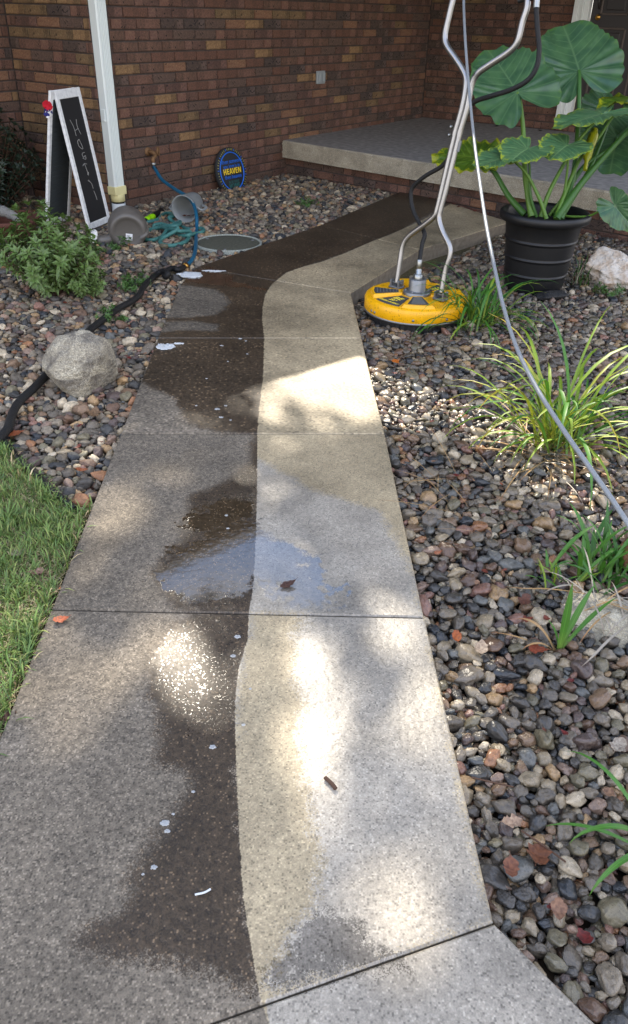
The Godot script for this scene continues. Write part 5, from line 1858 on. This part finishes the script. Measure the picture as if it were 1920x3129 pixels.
func build_lilies() -> void:
	var green := blade_mat(Color(0.42, 0.52, 0.22), Color(0.24, 0.42, 0.13), Color(0.26, 0.42, 0.14))
	var deep := blade_mat(Color(0.30, 0.42, 0.18), Color(0.17, 0.34, 0.11), Color(0.20, 0.34, 0.12))
	var lime := blade_mat(Color(0.55, 0.58, 0.22), Color(0.42, 0.52, 0.14), Color(0.50, 0.54, 0.18))
	var gold := blade_mat(Color(0.58, 0.58, 0.24), Color(0.52, 0.55, 0.15), Color(0.70, 0.56, 0.16))
	var straw := blade_mat(Color(0.55, 0.45, 0.30), Color(0.62, 0.50, 0.34), Color(0.50, 0.33, 0.20))
	var grey := blade_mat(Color(0.52, 0.49, 0.44), Color(0.60, 0.57, 0.52), Color(0.52, 0.46, 0.40))
	clump("daylily", "arching dark green daylily clump beside the yellow surface cleaner", "lily", gp(1455, 1000, GRAVEL_Y), 115, 0.22, 0.52, 0.0125, 0.05, [green, deep, green, deep, lime], 11, 0.4, 1.4, 2.1)
	clump("daylily", "large sunlit yellow green daylily clump under the grey hose", "lily", gp(1690, 1365, GRAVEL_Y), 100, 0.30, 0.68, 0.0135, 0.045, [lime, lime, green, gold, lime, green], 12, 0.5, 1.42, 1.9)
	var dry := clump("dead_leaves", "dry tan daylily blades fanned out under the sunlit clump", "dead leaves", gp(1660, 1395, GRAVEL_Y + 0.012), 40, 0.18, 0.42, 0.006, 0.05, [straw, straw, grey], 13, 0.02, 0.35, 0.6)
	dry.set_meta("group", "dry lily blades")
	clump("daylily", "short broad bright green lily clump beside the brown boulder", "lily", gp(1830, 1775, GRAVEL_Y), 46, 0.10, 0.27, 0.0145, 0.045, [green, green, deep], 14, 0.7, 1.5, 1.1)
	clump("daylily", "tuft of small lily leaves along the flagstone edge", "lily", gp(1700, 1800, GRAVEL_Y), 14, 0.07, 0.13, 0.009, 0.03, [green, lime], 15, 0.7, 1.5, 0.8)
	clump("dead_leaves", "grey dried lily blades lying over the flagstone", "dead leaves", gp(1840, 1830, GRAVEL_Y + 0.05), 22, 0.12, 0.26, 0.006, 0.05, [grey, grey, straw], 16, -0.1, 0.5, 0.9)
	var shoot := thing("lily_shoot", "single stout lily shoot with three blades rising from the pebbles", "lily", gp(1707, 1992, GRAVEL_Y))
	for b in [[-1.45, 0.215, 1.50, 0.25, 0.021], [-0.75, 0.21, 1.12, 0.5, 0.018], [-0.55, 0.225, 0.72, 0.65, 0.014], [-2.4, 0.10, 1.3, 0.9, 0.01]]:
		var st := mb()
		add_blade(st, Vector3.ZERO, b[0], b[1], b[2], b[3], b[4], 10)
		part("blade", done(st), green, shoot)
	for b in [[-2.6, 0.16, 1.0, 2.2, 0.011], [2.9, 0.12, 0.8, 2.0, 0.009], [3.4, 0.18, 0.3, 0.6, 0.006]]:
		var st := mb()
		add_blade(st, Vector3(-0.01, 0, 0), b[0], b[1], b[2], b[3], b[4], 10)
		part("dry_blade", done(st), straw, shoot)
	clump("daylily", "thin dark tuft of grass behind the black flowerpot", "lily", gp(1768, 880, GRAVEL_Y), 22, 0.12, 0.24, 0.006, 0.03, [deep, deep, grey], 17, 1.0, 1.5, 0.9)
	var edge := thing("daylily", "lily with long drooping blades reaching in over the wet pebbles", "lily", Vector3(0.715, GRAVEL_Y, -0.98))
	for b in [[PI - 0.10, 0.27, 1.05, 2.6, 0.014], [PI - 0.55, 0.26, 0.85, 2.5, 0.013], [PI + 0.25, 0.24, 0.45, 1.3, 0.010], [PI + 0.9, 0.30, 0.9, 1.9, 0.011], [0.4, 0.4, 1.0, 2.0, 0.014], [1.6, 0.4, 1.0, 2.0, 0.014], [5.2, 0.4, 1.1, 1.8, 0.014]]:
		var st := mb()
		add_blade(st, Vector3.ZERO, b[0], b[1], b[2], b[3], b[4], 14)
		part("blade", done(st), green if b[1] < 0.41 else gold, edge)
	# a few loose grass stems on the open stones
	clump("dead_leaves", "thin reddish dry grass stems lying over shaded pebbles by the lily", "dead leaves", gp(1330, 1500, -0.01), 14, 0.10, 0.30, 0.0028, 0.12, [straw], 18, 0.0, 0.3, 0.4)

func leaf_blade(st: SurfaceTool, p: Vector3, d: Vector3, up: Vector3, l: float, w: float) -> void:
	var s := d.cross(up).normalized() * w
	var u := s.cross(d).normalized()
	var a := p + d * l * 0.45 + u * l * 0.06
	var tip := p + d * l - u * l * 0.05
	tri(st, p, a - s + u * w * 0.35, a)
	tri(st, p, a, a + s + u * w * 0.35)
	tri(st, a - s + u * w * 0.35, tip, a)
	tri(st, a, tip, a + s + u * w * 0.35)

func shrub(called: String, label: String, base: Vector3, stems: int, height: float, spread: float, leaf: float, mat: Material, sd: int, fill := 1.0) -> void:
	var t := thing(called, label, "shrub" if stems > 20 else "weed", base)
	var r := RandomNumberGenerator.new()
	r.seed = sd
	var st := mb()
	var lf := mb(false)
	for i in stems:
		var a := r.randf() * TAU
		var k := sqrt(r.randf())
		var out := Vector3(cos(a), 0, sin(a)) * spread * k
		var h := height * (1.0 - 0.55 * k * k) * r.randf_range(0.7, 1.05)
		var p0 := Vector3(cos(a), 0, sin(a)) * 0.03 * k
		var sp := spline([p0, p0 + out * 0.35 + Vector3.UP * h * 0.45, p0 + out + Vector3.UP * h], 4)
		var rad := []
		for q in sp.size(): rad.append(lerpf(0.0035, 0.0014, float(q) / sp.size()) * (height / 0.45))
		add_tube(st, sp, rad, 4, false)
		var whorls := int(6 * fill)
		for q in whorls:
			var f := lerpf(0.35, 1.0, float(q + 1) / whorls)
			var at := sp[clampi(int(f * (sp.size() - 1)), 0, sp.size() - 1)]
			var dir := (sp[-1] - sp[sp.size() - 3]).normalized()
			var nl := 8 if q == whorls - 1 else 5
			for m in nl:
				var b := TAU * (m + r.randf_range(-0.3, 0.3)) / nl + q
				var side := dir.cross(Vector3.RIGHT).normalized().rotated(dir, b)
				var lift := r.randf_range(0.25, 0.9) if q == whorls - 1 else r.randf_range(-0.2, 0.5)
				leaf_blade(lf, at + dir * r.randf_range(-0.01, 0.01), (side + dir * lift).normalized(), dir, leaf * r.randf_range(0.6, 1.15), leaf * 0.19)
	part("stems", done(st), M.twig, t)
	var fo := part("foliage", done(lf), mat, t)
	fo.set_meta("kind", "stuff")

func leafy(c: Color, bl := 0.45, rough := 0.45) -> StandardMaterial3D:
	var m := tri_mat(std(c, rough), 7.0)
	m.albedo_texture = M.leaf_noise
	m.backlight_enabled = true
	m.backlight = Color(bl, bl, bl)
	return m

func build_shrubs() -> void:
	shrub("leafy_shrub", "bushy green shrub with small glossy leaves on the left stones", gp(165, 905, GRAVEL_Y), 84, 0.52, 0.27, 0.058, leafy(Color(0.43, 0.57, 0.29)), 31)
	shrub("leafy_shrub", "low pale green sprigs spreading from the side of the shrub", gp(255, 905, GRAVEL_Y), 34, 0.22, 0.15, 0.038, leafy(Color(0.46, 0.60, 0.32)), 32)
	shrub("dark_shrub", "dark evergreen shrub in shade against the brick wall", Vector3(-2.58, GRAVEL_Y, -6.5), 190, 0.80, 0.40, 0.05, leafy(Color(0.17, 0.25, 0.17), 0.3), 33)
	shrub("dark_shrub", "second dark evergreen shrub beyond the clay bowl", Vector3(-2.95, GRAVEL_Y, -5.85), 110, 0.62, 0.36, 0.036, leafy(Color(0.16, 0.24, 0.16), 0.3), 34)
	var weed := leafy(Color(0.34, 0.52, 0.24))
	var w := [[375, 762, "small green weed before the grey watering can"], [400, 888, "leafy weed patch beside the black rubber hose"], [300, 800, "low weed on the stones right of the leafy shrub"], [270, 775, "upright weed on the stones beyond the leafy shrub"], [335, 985, "tiny weed between stones below the black rubber hose"], [940, 632, "small weed on the stones before the porch base"], [428, 868, "small weed close to the black rubber hose bend"], [1862, 905, "small weed at the foot of the white boulder"]]
	for i in w.size():
		shrub("weed", w[i][2], gp(w[i][0], w[i][1], GRAVEL_Y + 0.01), 12, 0.075 if i != 3 else 0.12, 0.07, 0.026, weed, 50 + i, 0.6)

func build_tree() -> void:
	var t := thing("yard_tree", "tall broad crowned tree in the yard that shades the path", "tree", Vector3(4.4, -0.08, -3.4))
	var o := t.position
	var cc := Vector3(1.0, 9.4, -7.6)
	var st := mb()
	add_tube(st, spline([Vector3.ZERO, Vector3(-0.1, 2.0, -0.1), Vector3(-0.5, 4.2, -0.6), Vector3(-1.3, 6.5, -1.6), cc - o + Vector3(0.4, -1.0, 1.2), cc - o + Vector3(0, 1.6, 0)], 5), [0.30, 0.28, 0.26, 0.25, 0.24, 0.23, 0.22, 0.21, 0.20, 0.19, 0.18, 0.17, 0.16, 0.15, 0.14, 0.13, 0.12, 0.11, 0.10, 0.09, 0.08, 0.07, 0.06, 0.05, 0.04, 0.03], 12)
	part("trunk", done(st), M.bark, t)
	var r := RandomNumberGenerator.new()
	r.seed = 909
	var clusters := []
	for i in 520:
		var v := Vector3(r.randfn(), r.randfn(), r.randfn()).normalized() * pow(r.randf(), 0.4)
		var c := cc + v * Vector3(5.4, 2.7, 5.7)
		clusters.append(c - o)
	for i in 16:
		st = mb()
		var e: Vector3 = clusters[i * clusters.size() / 17]
		var s := (cc - o) * 0.75 + Vector3(0, 1.0, 0)
		add_tube(st, spline([s, s.lerp(e, 0.5) + Vector3(0, 0.5, 0), e], 4), [0.11, 0.1, 0.085, 0.075, 0.06, 0.045, 0.035, 0.025, 0.015], 7)
		part("limb", done(st), M.bark, t)
	var lm := mb()
	leaf_blade(lm, Vector3.ZERO, Vector3.RIGHT, Vector3.UP, 0.165, 0.056)
	var mm := MultiMesh.new()
	mm.transform_format = MultiMesh.TRANSFORM_3D
	mm.mesh = done(lm)
	# gaps in the crown, where the photograph shows flecks of sun: pixel of the fleck and its radius in metres
	var gaps := []
	for e in [[325, 1200, 0.06], [400, 1115, 0.065], [395, 1165, 0.06], [350, 1245, 0.06], [290, 1265, 0.09], [250, 1305, 0.07], [225, 1345, 0.06], [640, 1140, 0.055], [665, 1180, 0.05], [840, 1100, 0.06], [560, 1200, 0.05], [330, 1445, 0.06], [335, 1505, 0.07], [425, 1560, 0.065], [440, 1640, 0.06], [460, 1710, 0.06], [545, 1490, 0.06], [150, 1660, 0.06], [245, 1690, 0.07], [100, 1880, 0.05], [260, 1590, 0.05], [40, 2390, 0.07], [740, 1520, 0.06], [690, 1590, 0.05], [60, 1420, 0.06], [30, 1590, 0.10], [95, 1690, 0.06], [10, 1500, 0.06], [150, 1190, 0.06], [60, 1180, 0.05], [200, 1110, 0.05], [470, 1350, 0.04], [720, 1360, 0.05], [930, 1260, 0.05], [760, 1250, 0.05], [180, 2120, 0.04], [1200, 1330, 0.05], [1150, 1700, 0.06], [1350, 1560, 0.05], [1300, 1900, 0.06], [1420, 1420, 0.08], [1000, 2330, 0.08]]:
		var q := gp(e[0] * Q, e[1] * Q)
		gaps.append([flat2(q), e[2] + 0.032])
	var want := 84000
	var placed := []
	for i in want:
		var c: Vector3 = clusters[r.randi() % clusters.size()]
		var p := c + Vector3(r.randfn(), r.randfn() * 0.6, r.randfn()) * 0.5
		var wp: Vector3 = p + o
		var sh := flat2(wp - sun_to * (wp.y / sun_to.y))
		if sh.y < (lerpf(-3.7, -2.95, clampf((sh.x + 0.32) / 0.25, 0, 1)) if sh.x < 0.2 else lerpf(-2.95, -2.15, clampf((sh.x - 0.3) / 0.6, 0, 1))) + 0.12 * sin(sh.x * 9.0): continue  # crown cut off here so its shade ends along a set line
		var open := false
		for g in gaps:
			if absf(sh.x - g[0].x) < 0.25 and sh.distance_to(g[0]) < g[1]:
				open = true
				break
		if open: continue
		if Vector2((sh.x - 0.22) / 0.36, (sh.y + 1.22) / 0.56).length() < 1.0 and r.randf() < 0.8: continue  # crown thinned to let sun through onto the wet near slab
		var b := Basis(Vector3.UP, r.randf() * TAU) * Basis(Vector3.BACK, r.randf_range(-0.9, 0.5)) * Basis(Vector3.RIGHT, r.randf_range(-0.8, 0.8))
		placed.append(Transform3D(b.scaled(Vector3.ONE * r.randf_range(0.8, 1.3)), p))
	mm.instance_count = placed.size()
	for i in placed.size(): mm.set_instance_transform(i, placed[i])
	var crown := MultiMeshInstance3D.new()
	crown.name = "crown"
	crown.multimesh = mm
	crown.material_override = leafy(Color(0.25, 0.38, 0.14), 0.5)
	t.add_child(crown)
	crown.set_meta("kind", "stuff")

# ---------- lawn and stones ----------
func build_lawn() -> void:
	var poly := PackedVector2Array()
	for e in [[232, 1552], [190, 1522], [130, 1468], [60, 1402], [14, 1350], [-60, 1300], [-160, 1260]]: poly.append(flat2(gp(e[0], e[1])))
	poly.append_array([Vector2(-3.6, -3.6), Vector2(-3.6, 0.9), Vector2(-1.0, 0.9)])
	var j3l: Vector2 = path_left[0]
	var j2l: Vector2 = path_left[1]
	var ld := (j3l - j2l).normalized()
	var edge_at := func(z: float) -> float: return j2l.x + (z - j2l.y) / ld.y * ld.x
	for z in [0.3, -0.5, -1.0, -1.6, -2.2]: poly.append(Vector2(edge_at.call(z) - 0.012, z))
	var lawn := setting("lawn")
	part("soil", prism(poly, -0.09, -0.028), M.lawn_soil, lawn)
	var r := RandomNumberGenerator.new()
	r.seed = 4242
	var st := mb()
	add_blade(st, Vector3.ZERO, 0.0, 1.0, 1.25, 1.5, 0.06, 4, 0.3)
	var bm := done(st)
	var cols := [Color(0.10, 0.18, 0.035), Color(0.125, 0.215, 0.045), Color(0.085, 0.15, 0.04), Color(0.17, 0.25, 0.055), Color(0.23, 0.28, 0.075)]
	var drys := [Color(0.42, 0.33, 0.18), Color(0.50, 0.41, 0.25), Color(0.33, 0.25, 0.14)]
	var clumps := FastNoiseLite.new()
	clumps.seed = 9
	clumps.frequency = 6.0
	var xf := []
	var cl := []
	for i in 90000:
		var near := r.randf() < 0.5
		var p := Vector2(r.randf_range(-1.45, -0.66), r.randf_range(-2.75, -0.9)) if near else Vector2(r.randf_range(-3.5, -0.66), r.randf_range(-3.4, 0.8))
		if not Geometry2D.is_point_in_polygon(p, poly): continue
		var k := clumps.get_noise_2d(p.x, p.y)
		var dry := r.randf() < 0.42 - 0.5 * k
		var l := r.randf_range(0.028, 0.062) * (1.0 + 0.35 * k)
		if dry: l *= 0.8
		var tilt := r.randf_range(-0.3, 0.5) if not dry else r.randf_range(0.5, 1.2)
		var b := Basis(Vector3.UP, r.randf() * TAU) * Basis(Vector3.BACK, -tilt)
		xf.append(Transform3D(b.scaled(Vector3(l, l, l * r.randf_range(0.7, 1.3))), Vector3(p.x, -0.03 + r.randf() * 0.006, p.y)))
		var c: Color = drys[r.randi() % 3] if dry else cols[r.randi() % 5]
		cl.append(c * r.randf_range(0.8, 1.2))
	# longer blades leaning over the path and the edging
	for i in 230:
		var z := r.randf_range(-2.25, -0.9)
		var p := Vector2(edge_at.call(z) - r.randf_range(0.0, 0.03), z)
		if r.randf() < 0.45:
			var f := r.randf()
			p = flat2(gp(lerpf(20, 232, f), lerpf(1365, 1562, f))) + Vector2(r.randf_range(-0.05, 0.0), r.randf_range(-0.01, 0.04))
		var l := r.randf_range(0.035, 0.10)
		var b := Basis(Vector3.UP, r.randf_range(-1.9, 1.9)) * Basis(Vector3.BACK, -r.randf_range(-0.1, 0.9))
		xf.append(Transform3D(b.scaled(Vector3(l, l, l * 0.7)), Vector3(p.x, -0.03, p.y)))
		cl.append((cols[r.randi() % 5] if r.randf() < 0.75 else drys[r.randi() % 3]) * r.randf_range(0.9, 1.3))
	var mm := MultiMesh.new()
	mm.transform_format = MultiMesh.TRANSFORM_3D
	mm.use_colors = true
	mm.mesh = bm
	mm.instance_count = xf.size()
	for i in xf.size():
		mm.set_instance_transform(i, xf[i])
		mm.set_instance_color(i, cl[i])
	var g := MultiMeshInstance3D.new()
	g.name = "grass"
	g.multimesh = mm
	var m := std(Color.WHITE, 0.55)
	m.vertex_color_use_as_albedo = true
	m.backlight_enabled = true
	m.backlight = Color(0.5, 0.5, 0.5)
	g.material_override = m
	add_child(g)
	tag(g, "short patchy lawn grass with dry straw beside the path", "grass", "", "stuff")

func gravel_height(p: Vector2, right: bool) -> float:
	var y := GRAVEL_Y
	if right:
		var q := Geometry2D.get_closest_point_to_segment(p, flat2(gp(1074, 895)), flat2(gp(1560, 678)))
		y -= 0.05 * clampf(1.0 - p.distance_to(q) / 0.3, 0, 1)
	return y

func tone(c: Color, gain: float) -> Color:
	var l := c.srgb_to_linear()
	var y := l.get_luminance()
	l = l.lerp(Color(y * 1.16, y, y * 0.78), 0.3)
	var k := minf(gain, 0.62 / l.get_luminance())
	return Color(minf(l.r * k, 0.8), minf(l.g * k, 0.8), minf(l.b * k, 0.8))

func build_gravel() -> void:
	# pebble tones, real base colours
	var tones := [
		[Color(0.37, 0.345, 0.31), 11], [Color(0.31, 0.29, 0.26), 9], [Color(0.23, 0.225, 0.22), 8], [Color(0.19, 0.20, 0.21), 6], [Color(0.15, 0.175, 0.205), 3.5],
		[Color(0.43, 0.40, 0.35), 10], [Color(0.50, 0.455, 0.37), 9], [Color(0.60, 0.56, 0.48), 7], [Color(0.42, 0.33, 0.25), 7], [Color(0.35, 0.26, 0.205), 6],
		[Color(0.46, 0.375, 0.33), 4.5], [Color(0.38, 0.365, 0.29), 8], [Color(0.31, 0.33, 0.335), 5], [Color(0.55, 0.44, 0.29), 4.5], [Color(0.52, 0.34, 0.20), 2], [Color(0.47, 0.33, 0.29), 2.5], [Color(0.30, 0.25, 0.245), 5]]
	var total := 0.0
	for q in tones: total += q[1]
	var grain := pebble_image()
	var bump := bump_tex(82, 0.05, 256, 4)
	var shapes := []
	for k in 7: shapes.append(rock_mesh(2000 + k, 2 if k < 6 else 2, Vector3.ONE, 0.5 if k < 5 else 0.35, 0.75, [1, 2, 3, 4, 3, 8, 6][k], 0.05 if k > 2 else 0.0))
	var j3l: Vector2 = path_left[0]
	var beds := [
		{"name": "gravel_bed", "right": true, "poly": PackedVector2Array([flat2(gp(1512, 2823)), flat2(gp(1299.8, 1886.6)), flat2(gp(1178.4, 1325.4)), flat2(gp(1106.6, 1033)), flat2(gp(1074.3, 894.8)), flat2(gp(1560, 678)), Vector2(1.63, -6.72), Vector2(2.9, -5.65), Vector2(2.9, 0.2), Vector2(0.95, 0.2), flat2(gp(1846, 3129))]), "rough": 0.33, "bright": 1.55, "grow": 1.0},
		{"name": "gravel_bed", "right": false, "poly": PackedVector2Array([flat2(gp(245, 1560)), flat2(gp(368, 1325)), flat2(gp(481.7, 1032.4)), flat2(gp(552, 867)), flat2(gp(598, 817)), flat2(gp(980, 687)), flat2(gp(1240, 578)), flat2(gp(1190, 560)), Vector2(-0.42, -8.70), Vector2(-1.70, -6.72), Vector2(-2.95, -7.56), Vector2(-3.6, -6.6), Vector2(-3.0, -4.6), flat2(gp(-160, 1255)), flat2(gp(-60, 1296)), flat2(gp(14, 1346)), flat2(gp(60, 1398)), flat2(gp(130, 1463)), flat2(gp(190, 1517))]), "rough": 0.62, "bright": 2.15, "grow": 1.06}]
	for bed in beds:
		var node := setting(bed.name)
		part("soil", prism(bed.poly, -0.16, -0.082), M.soil, node)
		var r := RandomNumberGenerator.new()
		r.seed = 515 if bed.right else 616
		var lo := Vector2(1e9, 1e9)
		var hi := -lo
		for q in bed.poly:
			lo = lo.min(q)
			hi = hi.max(q)
		var area := (hi.x - lo.x) * (hi.y - lo.y)
		var grid := {}
		var list := []
		# darts, large stones first, then a filling layer below
		for pass_ in [[0.034, 0.026, 60.0], [0.026, 0.019, 500.0], [0.019, 0.015, 2200.0], [0.015, 0.011, 5200.0], [0.011, 0.008, 6500.0]]:
			for i in int(area * pass_[2]):
				var p := Vector2(r.randf_range(lo.x, hi.x), r.randf_range(lo.y, hi.y))
				var rad: float = r.randf_range(pass_[1], pass_[0]) * bed.grow
				if not Geometry2D.is_point_in_polygon(p, bed.poly): continue
				if Vector3(p.x, 0, p.y).distance_to(EYE) > 5.2 and pass_[0] < 0.012: continue
				var cx := int(floor(p.x / 0.05))
				var cy := int(floor(p.y / 0.05))
				var ok := true
				for ax in [-1, 0, 1]:
					for ay in [-1, 0, 1]:
						var key := Vector2i(cx + ax, cy + ay)
						if grid.has(key):
							for q in grid[key]:
								if Vector2(q.x, q.y).distance_to(p) < 0.80 * (q.z + rad):
									ok = false
									break
						if not ok: break
					if not ok: break
				if not ok: continue
				var key := Vector2i(cx, cy)
				if not grid.has(key): grid[key] = []
				grid[key].append(Vector3(p.x, p.y, rad))
				list.append([p, rad, 0])
		var step := 0.021
		var nx := int((hi.x - lo.x) / step)
		var ny := int((hi.y - lo.y) / step)
		for a in nx:
			for b in ny:
				var p := lo + Vector2(a + r.randf(), b + r.randf()) * step
				if Geometry2D.is_point_in_polygon(p, bed.poly): list.append([p, r.randf_range(0.011, 0.018), 1])
		var out := []
		var cover := (gp(600, 735, -0.01) + gp(797, 738, -0.01)) / 2
		var cover2 := Vector2(cover.x, (gp(692, 767, 0).z + gp(702, 703, 0).z) / 2)
		for e in list:
			var p: Vector2 = e[0]
			var rad: float = e[1]
			if p.distance_to(cover2) < 0.235 + rad * 0.8 or p.distance_to(Vector2(1.325, -4.90)) < 0.165: continue
			var y := gravel_height(p, bed.right) + (r.randf_range(0.0, 0.010) if e[2] == 0 else r.randf_range(-0.02, -0.006))
			var ecc := r.randf_range(0.60, 1.0)
			var th := r.randf_range(0.46, 0.84)
			var b := Basis(Vector3.UP, r.randf() * TAU) * Basis(Vector3.RIGHT, r.randfn() * 0.24) * Basis(Vector3.BACK, r.randfn() * 0.24)
			b = b * Basis.from_scale(Vector3(rad * 1.14, rad * th, rad * ecc * 1.05))
			var pick := r.randf() * total
			var ti := 0
			while pick > tones[ti][1]:
				pick -= tones[ti][1]
				ti += 1
			out.append([Transform3D(b, Vector3(p.x, y + rad * 0.25, p.y)), ti, r.randi() % 7, rad / maxf(0.3, to_px(Vector3(p.x, y, p.y)).z) if e[2] == 0 and in_view(Vector3(p.x, y, p.y)) else -1.0])
		out.sort_custom(func(u, v): return u[3] > v[3])
		var single := 300 if bed.right else 150
		var mats := []
		for q in tones:
			var c := tone(q[0], bed.bright).linear_to_srgb()
			var m := tri_mat(std(c, bed.rough), 0.14)
			m.albedo_texture = grain
			relief(m, bump, 0.2)
			mats.append(m)
		for i in mini(single, out.size()):
			var e: Array = out[i]
			if e[3] < 0: break
			part("pebble", shapes[e[2]], mats[e[1]], node, e[0])
		var mm_mat := tri_mat(std(Color.WHITE, bed.rough), 0.14)
		mm_mat.albedo_texture = grain
		mm_mat.vertex_color_use_as_albedo = true
		relief(mm_mat, bump, 0.2)
		for k in 7:
			var mine := []
			for i in range(single, out.size()):
				if out[i][2] == k: mine.append(out[i])
			var mm := MultiMesh.new()
			mm.transform_format = MultiMesh.TRANSFORM_3D
			mm.use_colors = true
			mm.mesh = shapes[k]
			mm.instance_count = mine.size()
			for i in mine.size():
				var c: Color = tone(tones[mine[i][1]][0], bed.bright) * r.randf_range(0.75, 1.25)
				c.a = 1.0
				mm.set_instance_transform(i, mine[i][0])
				mm.set_instance_color(i, c)
			var o := MultiMeshInstance3D.new()
			o.name = "pebbles"
			o.multimesh = mm
			o.material_override = mm_mat
			node.add_child(o, true)
			o.set_meta("kind", "stuff")
# ---------- the scene ----------
func sky_cover() -> ImageTexture:
	var n := FastNoiseLite.new()
	n.seed = 6
	n.frequency = 1.3
	n.fractal_octaves = 5
	var im := Image.create(512, 256, false, Image.FORMAT_RGBA8)
	for y in 256:
		for x in 512:
			var up := (0.5 - (y + 0.5) / 256.0) * PI
			var ar := (x + 0.5) / 512.0 * TAU
			var d := Vector3(cos(ar) * cos(up), sin(up) * 2.0, sin(ar) * cos(up))
			var k := smoothstep(-0.10, 0.22, n.get_noise_3dv(d * 1.1))
			im.set_pixel(x, y, Color(1, 1, 1, k))
	return ImageTexture.create_from_image(im)

func _ready() -> void:
	rng.seed = 12345
	# camera
	var pitch := deg_to_rad(32.6)
	var roll := deg_to_rad(1.5)
	cam_fwd = Vector3(0, -sin(pitch), -cos(pitch))
	var up0 := Vector3(0, cos(pitch), -sin(pitch))
	cam_right = Vector3.RIGHT * cos(roll) + up0 * sin(roll)
	cam_up = up0 * cos(roll) - Vector3.RIGHT * sin(roll)
	var cam := Camera3D.new()
	cam.name = "camera"
	cam.fov = rad_to_deg(2.0 * atan(IMG_H / 2.0 / FOCAL))
	cam.near = 0.05
	cam.far = 200.0
	cam.transform = Transform3D(Basis(cam_right, cam_up, -cam_fwd), EYE)
	add_child(cam)
	cam.current = true
	# sky and exposure
	var sky_m := ProceduralSkyMaterial.new()
	sky_m.sky_top_color = Color(0.40, 0.575, 0.80)
	sky_m.sky_horizon_color = Color(0.87, 0.85, 0.81)
	sky_m.sky_curve = 0.15
	sky_m.ground_bottom_color = Color(0.25, 0.24, 0.20)
	sky_m.ground_horizon_color = Color(0.60, 0.62, 0.60)
	sky_m.sky_energy_multiplier = 1.18
	sky_m.sky_cover = sky_cover()
	sky_m.sky_cover_modulate = Color(1, 0.90, 0.72, 1.0)
	var sky := Sky.new()
	sky.sky_material = sky_m
	var env := Environment.new()
	env.background_mode = Environment.BG_SKY
	env.sky = sky
	env.tonemap_mode = Environment.TONE_MAPPER_LINEAR
	env.tonemap_exposure = 2.25
	env.sdfgi_enabled = true
	env.ssao_enabled = true
	env.ssil_enabled = true
	var we := WorldEnvironment.new()
	we.name = "environment"
	we.environment = env
	add_child(we)
	# sun: ahead, a little to the left, halfway up
	var el := deg_to_rad(44.0)
	var az := deg_to_rad(-8.0)
	sun_to = Vector3(sin(az) * cos(el), sin(el), -cos(az) * cos(el))
	var sun := DirectionalLight3D.new()
	sun.name = "sun"
	sun.light_energy = 1.6
	sun.light_color = Color(1.0, 0.955, 0.88)
	sun.light_angular_distance = 0.53
	sun.shadow_enabled = true
	sun.look_at_from_position(Vector3.ZERO, -sun_to, Vector3.UP)
	add_child(sun)
	# directions of the house
	wall_dir = Vector3(sin(WALL_AZ), 0, -cos(WALL_AZ))
	wall_out = Vector3(cos(WALL_AZ), 0, sin(WALL_AZ))
	sign_foot = gp(690, 572, -0.03)

	make_materials()
	M.leaf_noise = noise_tex(71, 0.05, Color(0.55, 0.5, 0.5), Color(1, 1, 1), 128, 4)
	var ground := part("ground", prism(PackedVector2Array([Vector2(-60, -60), Vector2(60, -60), Vector2(60, 60), Vector2(-60, 60)]), -0.4, -0.10), M.lawn_soil, self)
	ground.set_meta("kind", "structure")
	build_path()

	build_house()

	build_gravel()

	build_lawn()
	build_tree()
	build_rocks()
	build_elephant_ear()
	build_lilies()
	build_shrubs()

	build_easel()
	build_watering_can()
	build_pail()
	build_coiled_hose()
	build_hoses()
	build_lid()
	build_plaque()
	build_cleaner()
	build_litter()
